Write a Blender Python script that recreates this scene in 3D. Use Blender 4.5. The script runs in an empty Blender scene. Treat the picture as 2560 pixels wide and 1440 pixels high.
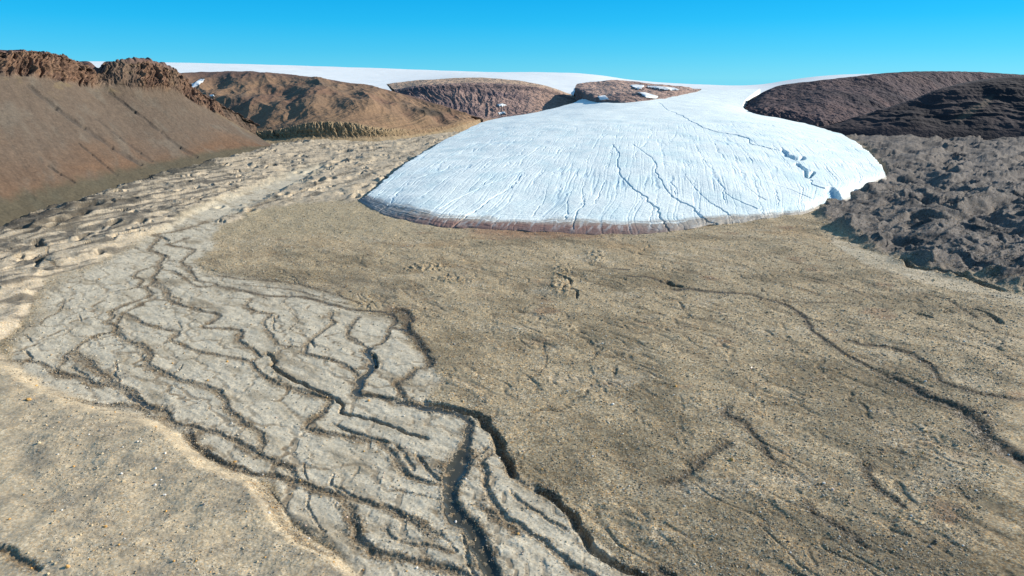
import bpy, math, random
import numpy as np

# ------------------------------------------------------------------ camera, sky, sun, exposure
CAM_H = 100.0
F = 1700.0                      # focal length in pixels of the 2560 px wide frame
HOR = 195.0                     # row of the true horizon in that frame
PITCH = math.atan((720.0 - HOR) / F)
SP, CP = math.sin(PITCH), math.cos(PITCH)
SUN_AZ, SUN_EL = math.radians(74.0), math.radians(24.0)   # azimuth from +Y towards +X

sc = bpy.context.scene
cam_data = bpy.data.cameras.new("camera")
cam_data.sensor_width = 36.0
cam_data.lens = 36.0 * F / 2560.0
cam_data.clip_start = 1.0
cam_data.clip_end = 30000.0
cam = bpy.data.objects.new("camera", cam_data)
cam.location = (0, 0, CAM_H)
cam.rotation_euler = (math.pi / 2 - PITCH, 0, 0)
sc.collection.objects.link(cam)
sc.camera = cam

world = bpy.data.worlds.new("World")
sc.world = world
world.use_nodes = True
wn = world.node_tree
for n in list(wn.nodes):
    wn.nodes.remove(n)
sky = wn.nodes.new("ShaderNodeTexSky")
sky.sky_type = 'NISHITA'
sky.sun_disc = False
sky.sun_elevation = SUN_EL
sky.sun_rotation = SUN_AZ
sky.altitude = 900.0
sky.air_density = 1.0
sky.dust_density = 0.0
sky.ozone_density = 2.0
tint = wn.nodes.new("ShaderNodeMix")
tint.data_type = 'RGBA'
tint.blend_type = 'MULTIPLY'
tint.inputs[0].default_value = 1.0
tc = wn.nodes.new("ShaderNodeTexCoord"); sx_ = wn.nodes.new("ShaderNodeSeparateXYZ"); rp = wn.nodes.new("ShaderNodeValToRGB")
e_ = rp.color_ramp.elements
e_[0].position = 0.0; e_[0].color = (0.38, 0.80, 1.30, 1)
e_[1].position = 1.0; e_[1].color = (0.60, 0.66, 0.70, 1)
for p_, c_ in ((0.035, (0.24, 0.76, 1.22, 1)), (0.075, (0.09, 0.68, 1.10, 1)), (0.13, (0.02, 0.62, 1.02, 1)), (0.30, (0.50, 0.62, 0.75, 1))):
    k_ = e_.new(p_); k_.color = c_
wn.links.new(tc.outputs['Generated'], sx_.inputs[0]); wn.links.new(sx_.outputs[2], rp.inputs[0]); wn.links.new(rp.outputs[0], tint.inputs[7])
bg = wn.nodes.new("ShaderNodeBackground")
bg.inputs[1].default_value = 0.12
wo = wn.nodes.new("ShaderNodeOutputWorld")
wn.links.new(sky.outputs[0], tint.inputs[6])
rp2 = wn.nodes.new("ShaderNodeValToRGB"); e2 = rp2.color_ramp.elements
for e_i, (p_, c_) in enumerate(((0.0, (0.55, 3.75, 5.3)), (1.0, (0.7, 1.5, 2.9)), (0.035, (0.22, 3.2, 5.2)), (0.07, (0.07, 2.9, 5.3)), (0.115, (0.02, 2.45, 5.1)), (0.30, (0.6, 2.0, 3.8)))):
    k_ = e2[e_i] if e_i < 2 else e2.new(p_)
    k_.color = tuple(v_ / 6.0 for v_ in c_) + (1,)
wn.links.new(sx_.outputs[2], rp2.inputs[0])
vs2 = wn.nodes.new("ShaderNodeVectorMath"); vs2.operation = 'SCALE'; vs2.inputs[3].default_value = 6.0
wn.links.new(rp2.outputs[0], vs2.inputs[0])
mx2 = wn.nodes.new("ShaderNodeMix"); mx2.data_type = 'RGBA'; mx2.inputs[0].default_value = 0.75
wn.links.new(tint.outputs[2], mx2.inputs[6]); wn.links.new(vs2.outputs[0], mx2.inputs[7])
wn.links.new(mx2.outputs[2], bg.inputs[0])
wn.links.new(bg.outputs[0], wo.inputs[0])

sun_data = bpy.data.lights.new("sun", 'SUN')
sun_data.energy = 5.0
sun_data.angle = math.radians(0.5)
sun_data.color = (1.0, 0.93, 0.83)
sun = bpy.data.objects.new("sun", sun_data)
sun.rotation_euler = (math.pi / 2 - SUN_EL, 0, math.pi - SUN_AZ)
sc.collection.objects.link(sun)

sc.view_settings.view_transform = 'Standard'
sc.view_settings.look = 'None'
sc.view_settings.exposure = 0.45
sc.view_settings.gamma = 1.0

# ------------------------------------------------------------------ helpers
rng = np.random.default_rng(7)


def hsh(ix, iy, seed):
    h = (ix.astype(np.uint32) * np.uint32(374761393) + iy.astype(np.uint32) * np.uint32(668265263)
         + np.uint32((seed * 2246822519 + 12345) & 0xffffffff))
    h = (h ^ (h >> np.uint32(13))) * np.uint32(1274126177)
    return h ^ (h >> np.uint32(16))


def pn(x, y, seed=0):
    """2-D gradient noise, about -1..1"""
    x = np.asarray(x, np.float32); y = np.asarray(y, np.float32)
    x0 = np.floor(x); y0 = np.floor(y)
    fx = x - x0; fy = y - y0
    ix = x0.astype(np.int32); iy = y0.astype(np.int32)
    ux = fx * fx * fx * (fx * (fx * 6 - 15) + 10); uy = fy * fy * fy * (fy * (fy * 6 - 15) + 10)

    def g(dx, dy):
        a = (hsh(ix + dx, iy + dy, seed) & np.uint32(0xffff)).astype(np.float32) * np.float32(2 * math.pi / 65536)
        return np.cos(a) * (fx - dx) + np.sin(a) * (fy - dy)
    a = g(0, 0); b = g(1, 0); c = g(0, 1); d = g(1, 1)
    return ((a + (b - a) * ux) * (1 - uy) + (c + (d - c) * ux) * uy) * 1.5


def fbm(x, y, octv=4, seed=0, gain=0.5):
    s = 0; a = 1.0; t = 0
    for k in range(octv):
        s = s + a * pn(x, y, seed + k * 17)
        t += a; a *= gain; x = x * 2.03 + 11.3; y = y * 2.03 + 5.7
    return s / t * 1.4


def ridged(x, y, octv=4, seed=0, gain=0.5):
    s = 0; a = 1.0; t = 0
    for k in range(octv):
        s = s + a * (1 - np.abs(pn(x, y, seed + k * 17)) * 1.6)
        t += a; a *= gain; x = x * 2.03 + 3.3; y = y * 2.03 + 8.7
    return s / t


def sst(a, b, x):
    t = np.clip((x - a) / (b - a), 0, 1)
    return t * t * (3 - 2 * t)


def mixc(a, b, m):
    return a + (b - a) * m[..., None]


def C(r, g, b):
    """albedo from a picture colour, sRGB 0..255"""
    v = np.array([r, g, b]) / 255.0
    return np.where(v <= 0.04045, v / 12.92, ((v + 0.055) / 1.055) ** 2.4).astype(np.float32)


def ray(px, py):
    x = (px - 1280.0) / F; yv = (720.0 - py) / F
    return x, CP + yv * SP, -SP + yv * CP


def P(px, py, Y):
    """the world point seen at a pixel, Y metres ahead"""
    x, y, z = ray(px, py); k = Y / y
    return (x * k, Y, CAM_H + z * k)


def G(px, py, z=0.0):
    """the world point seen at a pixel on the level z"""
    x, y, zz = ray(px, py); k = (z - CAM_H) / zz
    return (x * k, y * k, z)


def proj(X, Y, Z):
    dz = Z - CAM_H
    d = Y * CP - dz * SP
    u = Y * SP + dz * CP
    return 1280 + F * X / d, 720 - F * u / d


def sd_poly(x, y, poly):
    """signed distance, positive inside"""
    poly = np.array(poly, np.float32); n = len(poly)
    best = np.full(x.shape, 1e12, np.float32); ins = np.zeros(x.shape, bool)
    for i in range(n):
        ax, ay = poly[i]; bx, by = poly[(i + 1) % n]
        ex, ey = bx - ax, by - ay
        t = np.clip(((x - ax) * ex + (y - ay) * ey) / (ex * ex + ey * ey + 1e-9), 0, 1)
        d = (x - ax - t * ex) ** 2 + (y - ay - t * ey) ** 2
        best = np.minimum(best, d)
        if ey != 0:
            c = ((ay > y) != (by > y)) & (x < ex * (y - ay) / ey + ax)
            ins ^= c
    return np.where(ins, 1, -1) * np.sqrt(best)


def catmull(pts, m):
    """smooth resample of points (n,k) at m parameter values evenly by index"""
    p = np.array(pts, float); n = len(p)
    t = np.linspace(0, n - 1, m); i = np.minimum(t.astype(int), n - 2); f = (t - i)[:, None]
    e = np.vstack([2 * p[0] - p[1], p, 2 * p[-1] - p[-2]])
    p0, p1, p2, p3 = e[i], e[i + 1], e[i + 2], e[i + 3]
    return 0.5 * (2 * p1 + (p2 - p0) * f + (2 * p0 - 5 * p1 + 4 * p2 - p3) * f ** 2 + (3 * p1 - p0 - 3 * p2 + p3) * f ** 3)


def grid_mesh(name, X, Y, Z, attrs, mat, kind='structure', keep=None):
    """a grid of vertices as one mesh; attrs: name -> (nr,nc[,3])"""
    nr, nc = X.shape
    idx = np.arange(nr * nc, dtype=np.int32).reshape(nr, nc)
    q = np.stack([idx[:-1, :-1], idx[:-1, 1:], idx[1:, 1:], idx[1:, :-1]], -1).reshape(-1, 4)
    co = np.stack([X, Y, Z], -1).reshape(-1, 3).astype(np.float32)
    if keep is not None:
        q = q[keep.reshape(-1)]
        used = np.unique(q); rem = np.zeros(nr * nc, np.int32); rem[used] = np.arange(len(used), dtype=np.int32)
        q = rem[q]; co = co[used]
    else:
        used = None
    # face upward
    a = co[q[0, 1]] - co[q[0, 0]]; b = co[q[0, 3]] - co[q[0, 0]]
    if np.cross(a, b)[2] < 0:
        q = q[:, ::-1].copy()
    me = bpy.data.meshes.new(name)
    me.vertices.add(len(co)); me.vertices.foreach_set("co", co.ravel())
    me.loops.add(q.size); me.loops.foreach_set("vertex_index", q.ravel().astype(np.int32))
    me.polygons.add(len(q))
    me.polygons.foreach_set("loop_start", np.arange(0, q.size, 4, dtype=np.int32))
    me.polygons.foreach_set("use_smooth", np.ones(len(q), bool))
    for k, v in attrs.items():
        v = np.asarray(v, np.float32)
        v = v.reshape(nr * nc, -1)
        if used is not None:
            v = v[used]
        if v.shape[1] == 3:
            at = me.attributes.new(k, 'FLOAT_COLOR', 'POINT')
            v4 = np.ones((len(v), 4), np.float32); v4[:, :3] = np.clip(v, 0, 1)
            at.data.foreach_set("color", v4.ravel())
        else:
            at = me.attributes.new(k, 'FLOAT', 'POINT')
            at.data.foreach_set("value", v.ravel())
    me.update(calc_edges=True)
    me.materials.append(mat)
    o = bpy.data.objects.new(name, me)
    sc.collection.objects.link(o)
    if kind:
        o['kind'] = kind
    return o


# ------------------------------------------------------------------ materials
def new_mat(name):
    m = bpy.data.materials.new(name); m.use_nodes = True
    nt = m.node_tree
    return m, nt, nt.nodes["Principled BSDF"]


def nd(nt, typ, **kw):
    n = nt.nodes.new(typ)
    for k, v in kw.items():
        setattr(n, k, v)
    return n


def attr(nt, name, out=0):
    a = nd(nt, "ShaderNodeAttribute", attribute_name=name)
    return a.outputs[out]


def math_n(nt, op, a, b=None, c=None):
    n = nd(nt, "ShaderNodeMath", operation=op)
    for i, v in enumerate((a, b, c)):
        if v is None:
            continue
        if isinstance(v, (int, float)):
            n.inputs[i].default_value = v
        else:
            nt.links.new(v, n.inputs[i])
    return n.outputs[0]


def vscale(nt, col, fac):
    n = nd(nt, "ShaderNodeVectorMath", operation='SCALE')
    nt.links.new(col, n.inputs[0]); nt.links.new(fac, n.inputs[3])
    return n.outputs[0]


def terrain_mat(name, cells=((0.38, 0.5), (1.1, 0.2)), noise=((0.7, 0.22), (4.0, 0.2)), bump=0.4, bump_d=0.2,
                rough=0.92, hue=True):
    """vertex colour 'col' broken up by stone-sized cells and mottling; 'spk' says how stony a spot is"""
    m, nt, b = new_mat(name)
    L = nt.links
    geo = nd(nt, "ShaderNodeTexCoord").outputs['Object']
    col = attr(nt, "col", 0)
    spk = attr(nt, "spk", 2)
    f = None
    hts = None
    for size, amt in cells:
        v = nd(nt, "ShaderNodeTexVoronoi", feature='F1'); v.inputs['Scale'].default_value = 1.0 / size
        v.inputs['Randomness'].default_value = 1.0
        L.new(geo, v.inputs['Vector'])
        sp = nd(nt, "ShaderNodeSeparateColor"); L.new(v.outputs['Color'], sp.inputs[0])
        r = math_n(nt, 'POWER', sp.outputs[0], 1.6)
        t = math_n(nt, 'MULTIPLY', math_n(nt, 'SUBTRACT', r, 0.38), amt * 2.2)
        # dark gaps between the stones
        g = math_n(nt, 'MULTIPLY', math_n(nt, 'SUBTRACT', 0.42, v.outputs['Distance']), amt * 1.2)
        t = math_n(nt, 'ADD', t, g)
        t = math_n(nt, 'MULTIPLY', t, spk)
        f = t if f is None else math_n(nt, 'ADD', f, t)
        hh = math_n(nt, 'MULTIPLY', math_n(nt, 'SUBTRACT', 1.0, v.outputs['Distance']), size)
        hh = math_n(nt, 'MULTIPLY', hh, math_n(nt, 'ADD', spk, 0.15))
        hts = hh if hts is None else math_n(nt, 'ADD', hts, hh)
        if hue and size == cells[0][0]:
            hmix = sp.outputs[1]
    for size, amt in noise:
        v = nd(nt, "ShaderNodeTexNoise"); v.inputs['Scale'].default_value = 1.0 / size
        v.inputs['Detail'].default_value = 5.0; v.inputs['Roughness'].default_value = 0.65
        L.new(geo, v.inputs['Vector'])
        t = math_n(nt, 'MULTIPLY', math_n(nt, 'SUBTRACT', v.outputs[0], 0.5), amt * 2)
        f = math_n(nt, 'ADD', f, t) if f is not None else t
        hh = math_n(nt, 'MULTIPLY', v.outputs[0], size * 0.5)
        hts = math_n(nt, 'ADD', hts, hh) if hts is not None else hh
    f = math_n(nt, 'MAXIMUM', math_n(nt, 'ADD', f, 1.0), 0.25)
    c = vscale(nt, col, f)
    if hue:
        mx = nd(nt, "ShaderNodeMix", data_type='RGBA', blend_type='MULTIPLY')
        cr = nd(nt, "ShaderNodeValToRGB")
        e = cr.color_ramp.elements
        e[0].position = 0.0; e[0].color = (1.25, 0.95, 0.62, 1)
        e[1].position = 1.0; e[1].color = (0.88, 1.0, 1.2, 1)
        k = e.new(0.3); k.color = (1.05, 1.0, 0.9, 1)
        L.new(hmix, cr.inputs[0])
        L.new(spk, mx.inputs[0]); L.new(c, mx.inputs[6]); L.new(cr.outputs[0], mx.inputs[7])
        c = mx.outputs[2]
    L.new(c, b.inputs['Base Color'])
    b.inputs['Specular IOR Level'].default_value = 0.25
    wet = attr(nt, "wet", 2)
    L.new(math_n(nt, 'SUBTRACT', rough, math_n(nt, 'MULTIPLY', wet, 0.35)), b.inputs['Roughness'])
    bp = nd(nt, "ShaderNodeBump"); bp.inputs['Strength'].default_value = bump; bp.inputs['Distance'].default_value = bump_d
    L.new(hts, bp.inputs['Height']); L.new(bp.outputs[0], b.inputs['Normal'])
    return m


M_ground = terrain_mat("gravel_ground")
M_hill = terrain_mat("hill_scree", cells=((2.2, 0.28), (7.0, 0.12)), noise=((5.0, 0.14), (30.0, 0.16)), bump=0.35, bump_d=0.6, hue=False)
M_far = terrain_mat("far_hill_scree", cells=((6.0, 0.3), (18.0, 0.2)), noise=((12.0, 0.2), (70.0, 0.2)), bump=0.5, bump_d=2.0, hue=False)

# ice
M_ice, nt, b = new_mat("glacier_ice")
geo = nd(nt, "ShaderNodeTexCoord").outputs['Object']
n1 = nd(nt, "ShaderNodeTexNoise"); n1.inputs['Scale'].default_value = 0.35; n1.inputs['Detail'].default_value = 6; n1.inputs['Roughness'].default_value = 0.7
n2 = nd(nt, "ShaderNodeTexNoise"); n2.inputs['Scale'].default_value = 0.03; n2.inputs['Detail'].default_value = 5
nt.links.new(geo, n1.inputs['Vector']); nt.links.new(geo, n2.inputs['Vector'])
f = math_n(nt, 'ADD', 1.0, math_n(nt, 'ADD', math_n(nt, 'MULTIPLY', math_n(nt, 'SUBTRACT', n1.outputs[0], 0.5), 0.16),
                                  math_n(nt, 'MULTIPLY', math_n(nt, 'SUBTRACT', n2.outputs[0], 0.5), 0.10)))
nt.links.new(vscale(nt, attr(nt, "col"), f), b.inputs['Base Color'])
b.inputs['Roughness'].default_value = 0.62
b.inputs['Specular IOR Level'].default_value = 0.2
bp = nd(nt, "ShaderNodeBump"); bp.inputs['Strength'].default_value = 0.6; bp.inputs['Distance'].default_value = 0.9
nt.links.new(n1.outputs[0], bp.inputs['Height']); nt.links.new(bp.outputs[0], b.inputs['Normal'])

M_snow, nt, b = new_mat("snow")
geo = nd(nt, "ShaderNodeTexCoord").outputs['Object']
n1 = nd(nt, "ShaderNodeTexNoise"); n1.inputs['Scale'].default_value = 0.02; n1.inputs['Detail'].default_value = 8
nt.links.new(geo, n1.inputs['Vector'])
cr = nd(nt, "ShaderNodeValToRGB")
cr.color_ramp.elements[0].color = (0.72, 0.755, 0.745, 1); cr.color_ramp.elements[0].position = 0.3
cr.color_ramp.elements[1].color = (0.81, 0.835, 0.82, 1); cr.color_ramp.elements[1].position = 0.7
nt.links.new(n1.outputs[0], cr.inputs[0]); nt.links.new(cr.outputs[0], b.inputs['Base Color'])
b.inputs['Roughness'].default_value = 0.7; b.inputs['Specular IOR Level'].default_value = 0.1
bp = nd(nt, "ShaderNodeBump"); bp.inputs['Strength'].default_value = 0.3; bp.inputs['Distance'].default_value = 3.0
nt.links.new(n1.outputs[0], bp.inputs['Height']); nt.links.new(bp.outputs[0], b.inputs['Normal'])

M_water, nt, b = new_mat("meltwater")
b.inputs['Base Color'].default_value = (0.055, 0.052, 0.036, 1)
b.inputs['Roughness'].default_value = 0.22; b.inputs['Specular IOR Level'].default_value = 0.3
geo = nd(nt, "ShaderNodeTexCoord").outputs['Object']
n1 = nd(nt, "ShaderNodeTexNoise"); n1.inputs['Scale'].default_value = 1.2; n1.inputs['Detail'].default_value = 3
nt.links.new(geo, n1.inputs['Vector'])
bp = nd(nt, "ShaderNodeBump"); bp.inputs['Strength'].default_value = 0.25; bp.inputs['Distance'].default_value = 0.1
nt.links.new(n1.outputs[0], bp.inputs['Height']); nt.links.new(bp.outputs[0], b.inputs['Normal'])

M_stones, nt, b = new_mat("stones")
nt.links.new(attr(nt, "col"), b.inputs['Base Color']); b.inputs['Roughness'].default_value = 0.85

M_rock, nt, b = new_mat("boulder_rock")
oi = nd(nt, "ShaderNodeObjectInfo")
geo = nd(nt, "ShaderNodeTexCoord").outputs['Object']
n1 = nd(nt, "ShaderNodeTexNoise"); n1.inputs['Scale'].default_value = 4; n1.inputs['Detail'].default_value = 6
nt.links.new(geo, n1.inputs['Vector'])
nt.links.new(vscale(nt, oi.outputs['Color'], math_n(nt, 'ADD', 0.6, math_n(nt, 'MULTIPLY', n1.outputs[0], 0.8))), b.inputs['Base Color'])
b.inputs['Roughness'].default_value = 0.85

# ------------------------------------------------------------------ the ground: traced layout
Z4 = (0, 550, 2.844); Z5 = (700, 700, 3.2); Z6 = (0, 950, 2.939); Z7 = (750, 1000, 3.2)
Z8 = (1660, 650, 2.844); Z9 = (1660, 940, 2.844); Z10 = (850, 550, 2.844)
Z1 = (0, 100, 2.844); Z2 = (800, 150, 2.844); Z3 = (1660, 150, 2.844); ZF = (0, 0, 1.0)


def Z(tag, *p):
    return [(tag[0] + x / tag[2], tag[1] + y / tag[2]) for x, y in p]


# (points, width px of the full frame, depth m, wetness 0..1, water 0/1, shadowed cut bank on the right 0..1)
CH = [
 # main stream
 (Z(Z5, (930, 970), (1100, 1010), (1300, 1050), (1440, 1080)) + Z(Z7, (1320, 140), (1350, 230), (1340, 330), (1325, 420)), 17, 1.1, 1, 1),
 (Z(Z7, (1325, 420), (1285, 500), (1240, 600), (1190, 720), (1190, 830), (1260, 960), (1380, 1060), (1450, 1150), (1500, 1280), (1560, 1420), (1620, 1560), (1700, 1720)), 44, 0.95, 1, 1),
 # outer cut bank
 (Z(Z7, (1000, 20), (1120, 45), (1250, 75), (1400, 125), (1500, 210), (1560, 320), (1610, 430), (1650, 520), (1690, 600)), 24, 2.4, 0.6, 0),
 (Z(Z7, (1870, 690), (2000, 770), (2120, 880), (2220, 1010), (2330, 1150), (2420, 1250), (2560, 1330), (2750, 1400)), 24, 1.9, 0.7, 0),
 (Z(Z7, (1690, 600), (1770, 660), (1870, 700)), 14, 0.8, 0.6, 0),
 (Z(Z7, (1540, 410), (1450, 470), (1440, 520), (1470, 570), (1475, 680), (1530, 810), (1640, 930), (1800, 1040), (1950, 1150), (2100, 1270), (2330, 1400), (2500, 1500)), 16, 1.2, 0.7, 0),
 (Z(Z7, (1700, 740), (1770, 810), (1880, 890), (2000, 970), (2130, 1050)), 10, 0.8, 0.5, 0),
 (Z(Z7, (1500, 380), (1400, 450), (1340, 540), (1290, 640)), 8, 0.6, 0.5, 0),
 # feeder from the north
 (Z(Z5, (720, 540), (700, 580), (725, 640), (715, 720), (670, 790), (640, 880), (650, 920), (800, 940), (930, 965)), 16, 1.3, 1, 1),
 (Z(Z5, (740, 590), (765, 640), (765, 700)), 8, 1.6, 0.9, 0),
 (Z(Z4, (1530, 470), (1700, 500), (1900, 540), (2150, 550), (2350, 600)) + Z(Z5, (600, 240), (850, 260), (930, 330), (880, 380), (860, 440), (820, 500), (720, 540)), 8, 0.5, 1, 1),
 (Z(Z5, (880, 270), (960, 240), (1010, 270), (1040, 320), (1020, 390), (1080, 460), (1130, 540), (1200, 620), (1180, 690), (1100, 720), (1000, 790), (920, 840), (960, 900), (980, 960)), 14, 1.0, 0.9, 0),
 (Z(Z5, (880, 380), (1020, 400)), 9, 0.5, 1, 1),
 (Z(Z5, (640, 290), (560, 380), (540, 440), (600, 480), (690, 540)), 8, 0.5, 0.8, 0),
 (Z(Z5, (420, 260), (400, 300), (430, 340), (350, 400), (270, 460), (210, 530), (200, 590), (280, 610), (400, 640), (530, 690), (600, 750), (620, 820)), 9, 0.7, 0.8, 0),
 (Z(Z5, (245, 485), (275, 535)), 6, 1.0, 0.5, 0),
 (Z(Z4, (1900, 940), (1950, 1000), (1945, 1045)) + Z(Z5, (100, 800), (180, 830), (300, 890), (440, 950), (500, 1010), (490, 1060), (600, 1090), (750, 1120), (880, 1170), (1000, 1220), (1180, 1270)), 8, 1.5, 0.6, 0),
 (Z(Z5, (0, 850), (150, 880), (300, 930), (400, 980), (330, 1060), (200, 1160), (230, 1200), (400, 1230), (600, 1260)) + Z(Z7, (550, 320), (650, 350), (730, 430), (800, 530), (870, 600), (950, 650), (1120, 670)), 15, 0.95, 0.85, 0),
 (Z(Z7, (260, 180), (400, 250), (560, 300), (700, 340)), 8, 1.0, 0.6, 0),
 (Z(Z7, (930, 430), (1000, 530), (1060, 600), (1120, 640)), 9, 1.1, 0.6, 0),
 (Z(Z7, (760, 360), (850, 460), (910, 560)), 10, 0.8, 0.6, 0),
 # lower left stream
 (Z(Z4, (380, 1060), (400, 1085), (560, 1120), (700, 1170), (850, 1190), (950, 1260), (1050, 1320), (1150, 1360)) + Z(Z6, (1200, 220), (1240, 300), (1330, 330), (1450, 360), (1600, 390), (1700, 440), (1820, 490), (1920, 560), (2000, 600), (2120, 650), (2200, 740)), 12, 0.9, 0.9, 0),
 (Z(Z6, (950, 110), (1000, 150), (1120, 205)), 8, 0.9, 1, 1),
 (Z(Z6, (1380, 360), (1400, 440), (1450, 500), (1560, 570), (1700, 640), (1850, 690), (2000, 710), (2150, 740), (2300, 790)) + Z(Z7, (150, 720), (300, 760), (450, 800), (600, 840), (750, 880), (850, 940), (950, 1000)), 14, 1.0, 0.95, 0),
 (Z(Z7, (350, 820), (410, 870), (400, 940), (440, 1030), (500, 1150), (560, 1210), (700, 1250), (900, 1290), (1100, 1330), (1250, 1370), (1400, 1450)), 19, 1.1, 0.9, 0),
 (Z(Z7, (260, 620), (250, 680), (330, 720), (430, 770), (550, 820)), 7, 0.9, 0.5, 0),
 (Z(Z7, (1300, 1080), (1330, 1200), (1350, 1320), (1420, 1440)), 9, 0.9, 0.6, 0),
 (Z(Z7, (720, 700), (850, 740), (1000, 770), (1120, 800)), 6, 0.5, 0.4, 0),
 (Z(Z7, (680, 1040), (750, 1110), (900, 1160), (1050, 1180), (1230, 1230)), 8, 0.6, 0.6, 0),
 (Z(Z7, (1060, 1050), (1180, 1130), (1250, 1220)), 8, 0.6, 0.5, 0),
 (Z(Z7, (900, 950), (1000, 1040), (1100, 1090)), 22, 0.25, 0.8, 0),
 (Z(Z7, (80, 740), (60, 850), (130, 980), (200, 1060)), 8, 0.5, 0.4, 0),
 (Z(Z7, (1400, 830), (1500, 900), (1650, 990), (1750, 1060)), 20, 0.35, 0.8, 0),
 (Z(Z6, (1600, 640), (1700, 650), (1780, 690)), 10, 0.5, 0.8, 0),
 (Z(Z6, (2230, 620), (2240, 690), (2260, 740)), 5, 0.6, 0.4, 0),
 (Z(Z6, (2450, 700), (2440, 780), (2498, 830)), 6, 0.9, 0.4, 0),
 (Z(Z6, (0, 1355), (80, 1385), (180, 1440), (300, 1520)), 14, 1.3, 0.7, 0),
 (Z(Z6, (1880, 790), (1960, 880), (2020, 960), (2060, 1060), (2160, 1150), (2300, 1280), (2440, 1300)), 16, 0.3, 0.5, 0),
 (Z(Z6, (500, 170), (700, 185), (900, 190), (1030, 210), (1130, 290), (1280, 350)), 12, 0.4, 0.7, 0),
 # upper left braid
 (Z(Z4, (1500, 0), (1400, 40), (1250, 80), (1100, 110), (1140, 120), (1070, 190), (1060, 210), (1140, 240), (1165, 260), (1130, 310), (1140, 340), (1120, 370), (1080, 410), (1100, 430), (1040, 480), (1080, 520), (1030, 560), (900, 600), (790, 650), (800, 690), (740, 730), (820, 750), (800, 790), (700, 820), (600, 870), (530, 920), (460, 960), (450, 1010), (380, 1060)), 7, 0.6, 0.9, 0),
 (Z(Z4, (1080, 560), (960, 620), (870, 670), (820, 760)), 6, 0.4, 0.8, 0),
 (Z(Z4, (1150, 120), (1190, 150)), 7, 1.3, 0.6, 0),
 (Z(Z4, (1100, 330), (1000, 360), (950, 400), (1010, 430), (960, 480), (800, 510)), 5, 0.4, 0.7, 0),
 (Z(Z4, (1330, 130), (1250, 160), (1200, 180), (1370, 210), (1340, 250), (1290, 300), (1330, 340), (1380, 400), (1400, 430), (1510, 450), (1560, 480)), 6, 0.5, 0.8, 0),
 (Z(Z4, (1130, 350), (1240, 370), (1300, 410), (1400, 470), (1530, 470)), 5, 0.4, 0.8, 0),
 (Z(Z4, (1110, 440), (1190, 510), (1190, 560), (1280, 600), (1400, 640), (1530, 670), (1550, 690), (1500, 730), (1440, 760), (1540, 770), (1680, 780), (1710, 800), (1700, 860), (1790, 920), (1850, 970), (1790, 1010), (1850, 1080), (1930, 1150), (2050, 1200)), 9, 0.7, 0.85, 0),
 (Z(Z4, (890, 660), (960, 700), (1050, 750), (1180, 780), (1260, 800), (1215, 850), (1290, 890), (1400, 930), (1550, 960), (1700, 990), (1790, 1010)), 8, 0.65, 0.8, 0),
 (Z(Z4, (1060, 560), (1180, 575), (1250, 590), (1280, 560), (1200, 545)), 5, 0.4, 0.8, 0),
 (Z(Z4, (820, 800), (900, 860), (1010, 900), (1070, 960), (1040, 1010), (1100, 1060), (1200, 1100), (1300, 1150), (1430, 1180), (1550, 1220), (1590, 1280), (1620, 1350)) + Z(Z6, (1670, 220), (1760, 290), (1870, 370), (1940, 420), (1910, 500), (1920, 560)), 11, 0.7, 0.85, 0),
 (Z(Z4, (530, 930), (560, 980), (640, 1020), (700, 1080), (800, 1150), (900, 1210), (960, 1250)), 14, 0.5, 0.8, 0),
 (Z(Z4, (500, 1040), (560, 1080), (620, 1110)), 7, 0.8, 0.5, 0),
 (Z(Z4, (820, 1010), (830, 1060), (810, 1090), (850, 1150)), 5, 0.7, 0.5, 0),
 (Z(Z4, (1300, 1030), (1270, 1070), (1230, 1095)), 5, 0.8, 0.4, 0),
 (Z(Z4, (280, 750), (320, 700), (420, 650), (450, 600), (510, 560)), 4, 0.4, 0.6, 0),
 (Z(Z4, (180, 820), (230, 870)), 4, 0.7, 0.3, 0),
 (Z(Z4, (180, 930), (225, 985), (170, 1000)), 5, 0.8, 0.3, 0),
 (Z(Z4, (0, 1010), (170, 1000), (250, 1010), (380, 1060)), 8, 0.5, 0.7, 0),
 (Z(Z4, (1790, 560), (1750, 610), (1800, 650), (1920, 680), (1870, 730), (1950, 850), (1990, 890), (2170, 910)), 7, 0.45, 0.7, 0),
 (Z(Z4, (1950, 680), (1940, 770), (1980, 800)), 5, 0.5, 0.4, 0),
 (Z(Z4, (2060, 650), (2120, 720), (2060, 780), (2180, 830)), 4, 0.4, 0.4, 0),
 (Z(Z4, (1260, 720), (1290, 770)), 5, 0.5, 0.4, 0),
 (Z(Z4, (560, 680), (575, 720)), 4, 0.6, 0.4, 0),
 (Z(Z4, (2480, 740), (2470, 830), (2540, 870)), 7, 0.6, 0.7, 0),
 (Z(Z4, (1510, 390), (1700, 420), (1900, 430), (2100, 450), (2250, 490), (2400, 540)), 5, 0.3, 0.6, 0),
 (Z(Z4, (1700, 460), (1900, 480), (2100, 500), (2300, 560), (2480, 600)), 5, 0.3, 0.6, 0),
 (Z(Z4, (2400, 510), (2430, 550), (2560, 590)), 5, 0.4, 0.7, 0),
 (Z(Z4, (1340, 330), (1360, 345), (1340, 365), (1315, 350)), 4, 0.4, 0.8, 0),
 (Z(Z4, (280, 300), (330, 320), (420, 355)), 4, 0.8, 0.5, 0),
 (Z(Z4, (370, 200), (330, 270), (285, 300)), 4, 0.8, 0.5, 0),
 # right side till
 (Z(Z8, (500, 240), (600, 245), (700, 270), (860, 310), (930, 350), (1000, 410), (1050, 490), (1150, 570), (1280, 660), (1400, 730), (1550, 800)), 8, 0.9, 0.8, 0),
 (Z(Z8, (1550, 800), (1700, 870), (1900, 960), (2050, 1030), (2200, 1130), (2300, 1260), (2450, 1380), (2620, 1480)), 32, 0.9, 0.8, 0),
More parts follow.
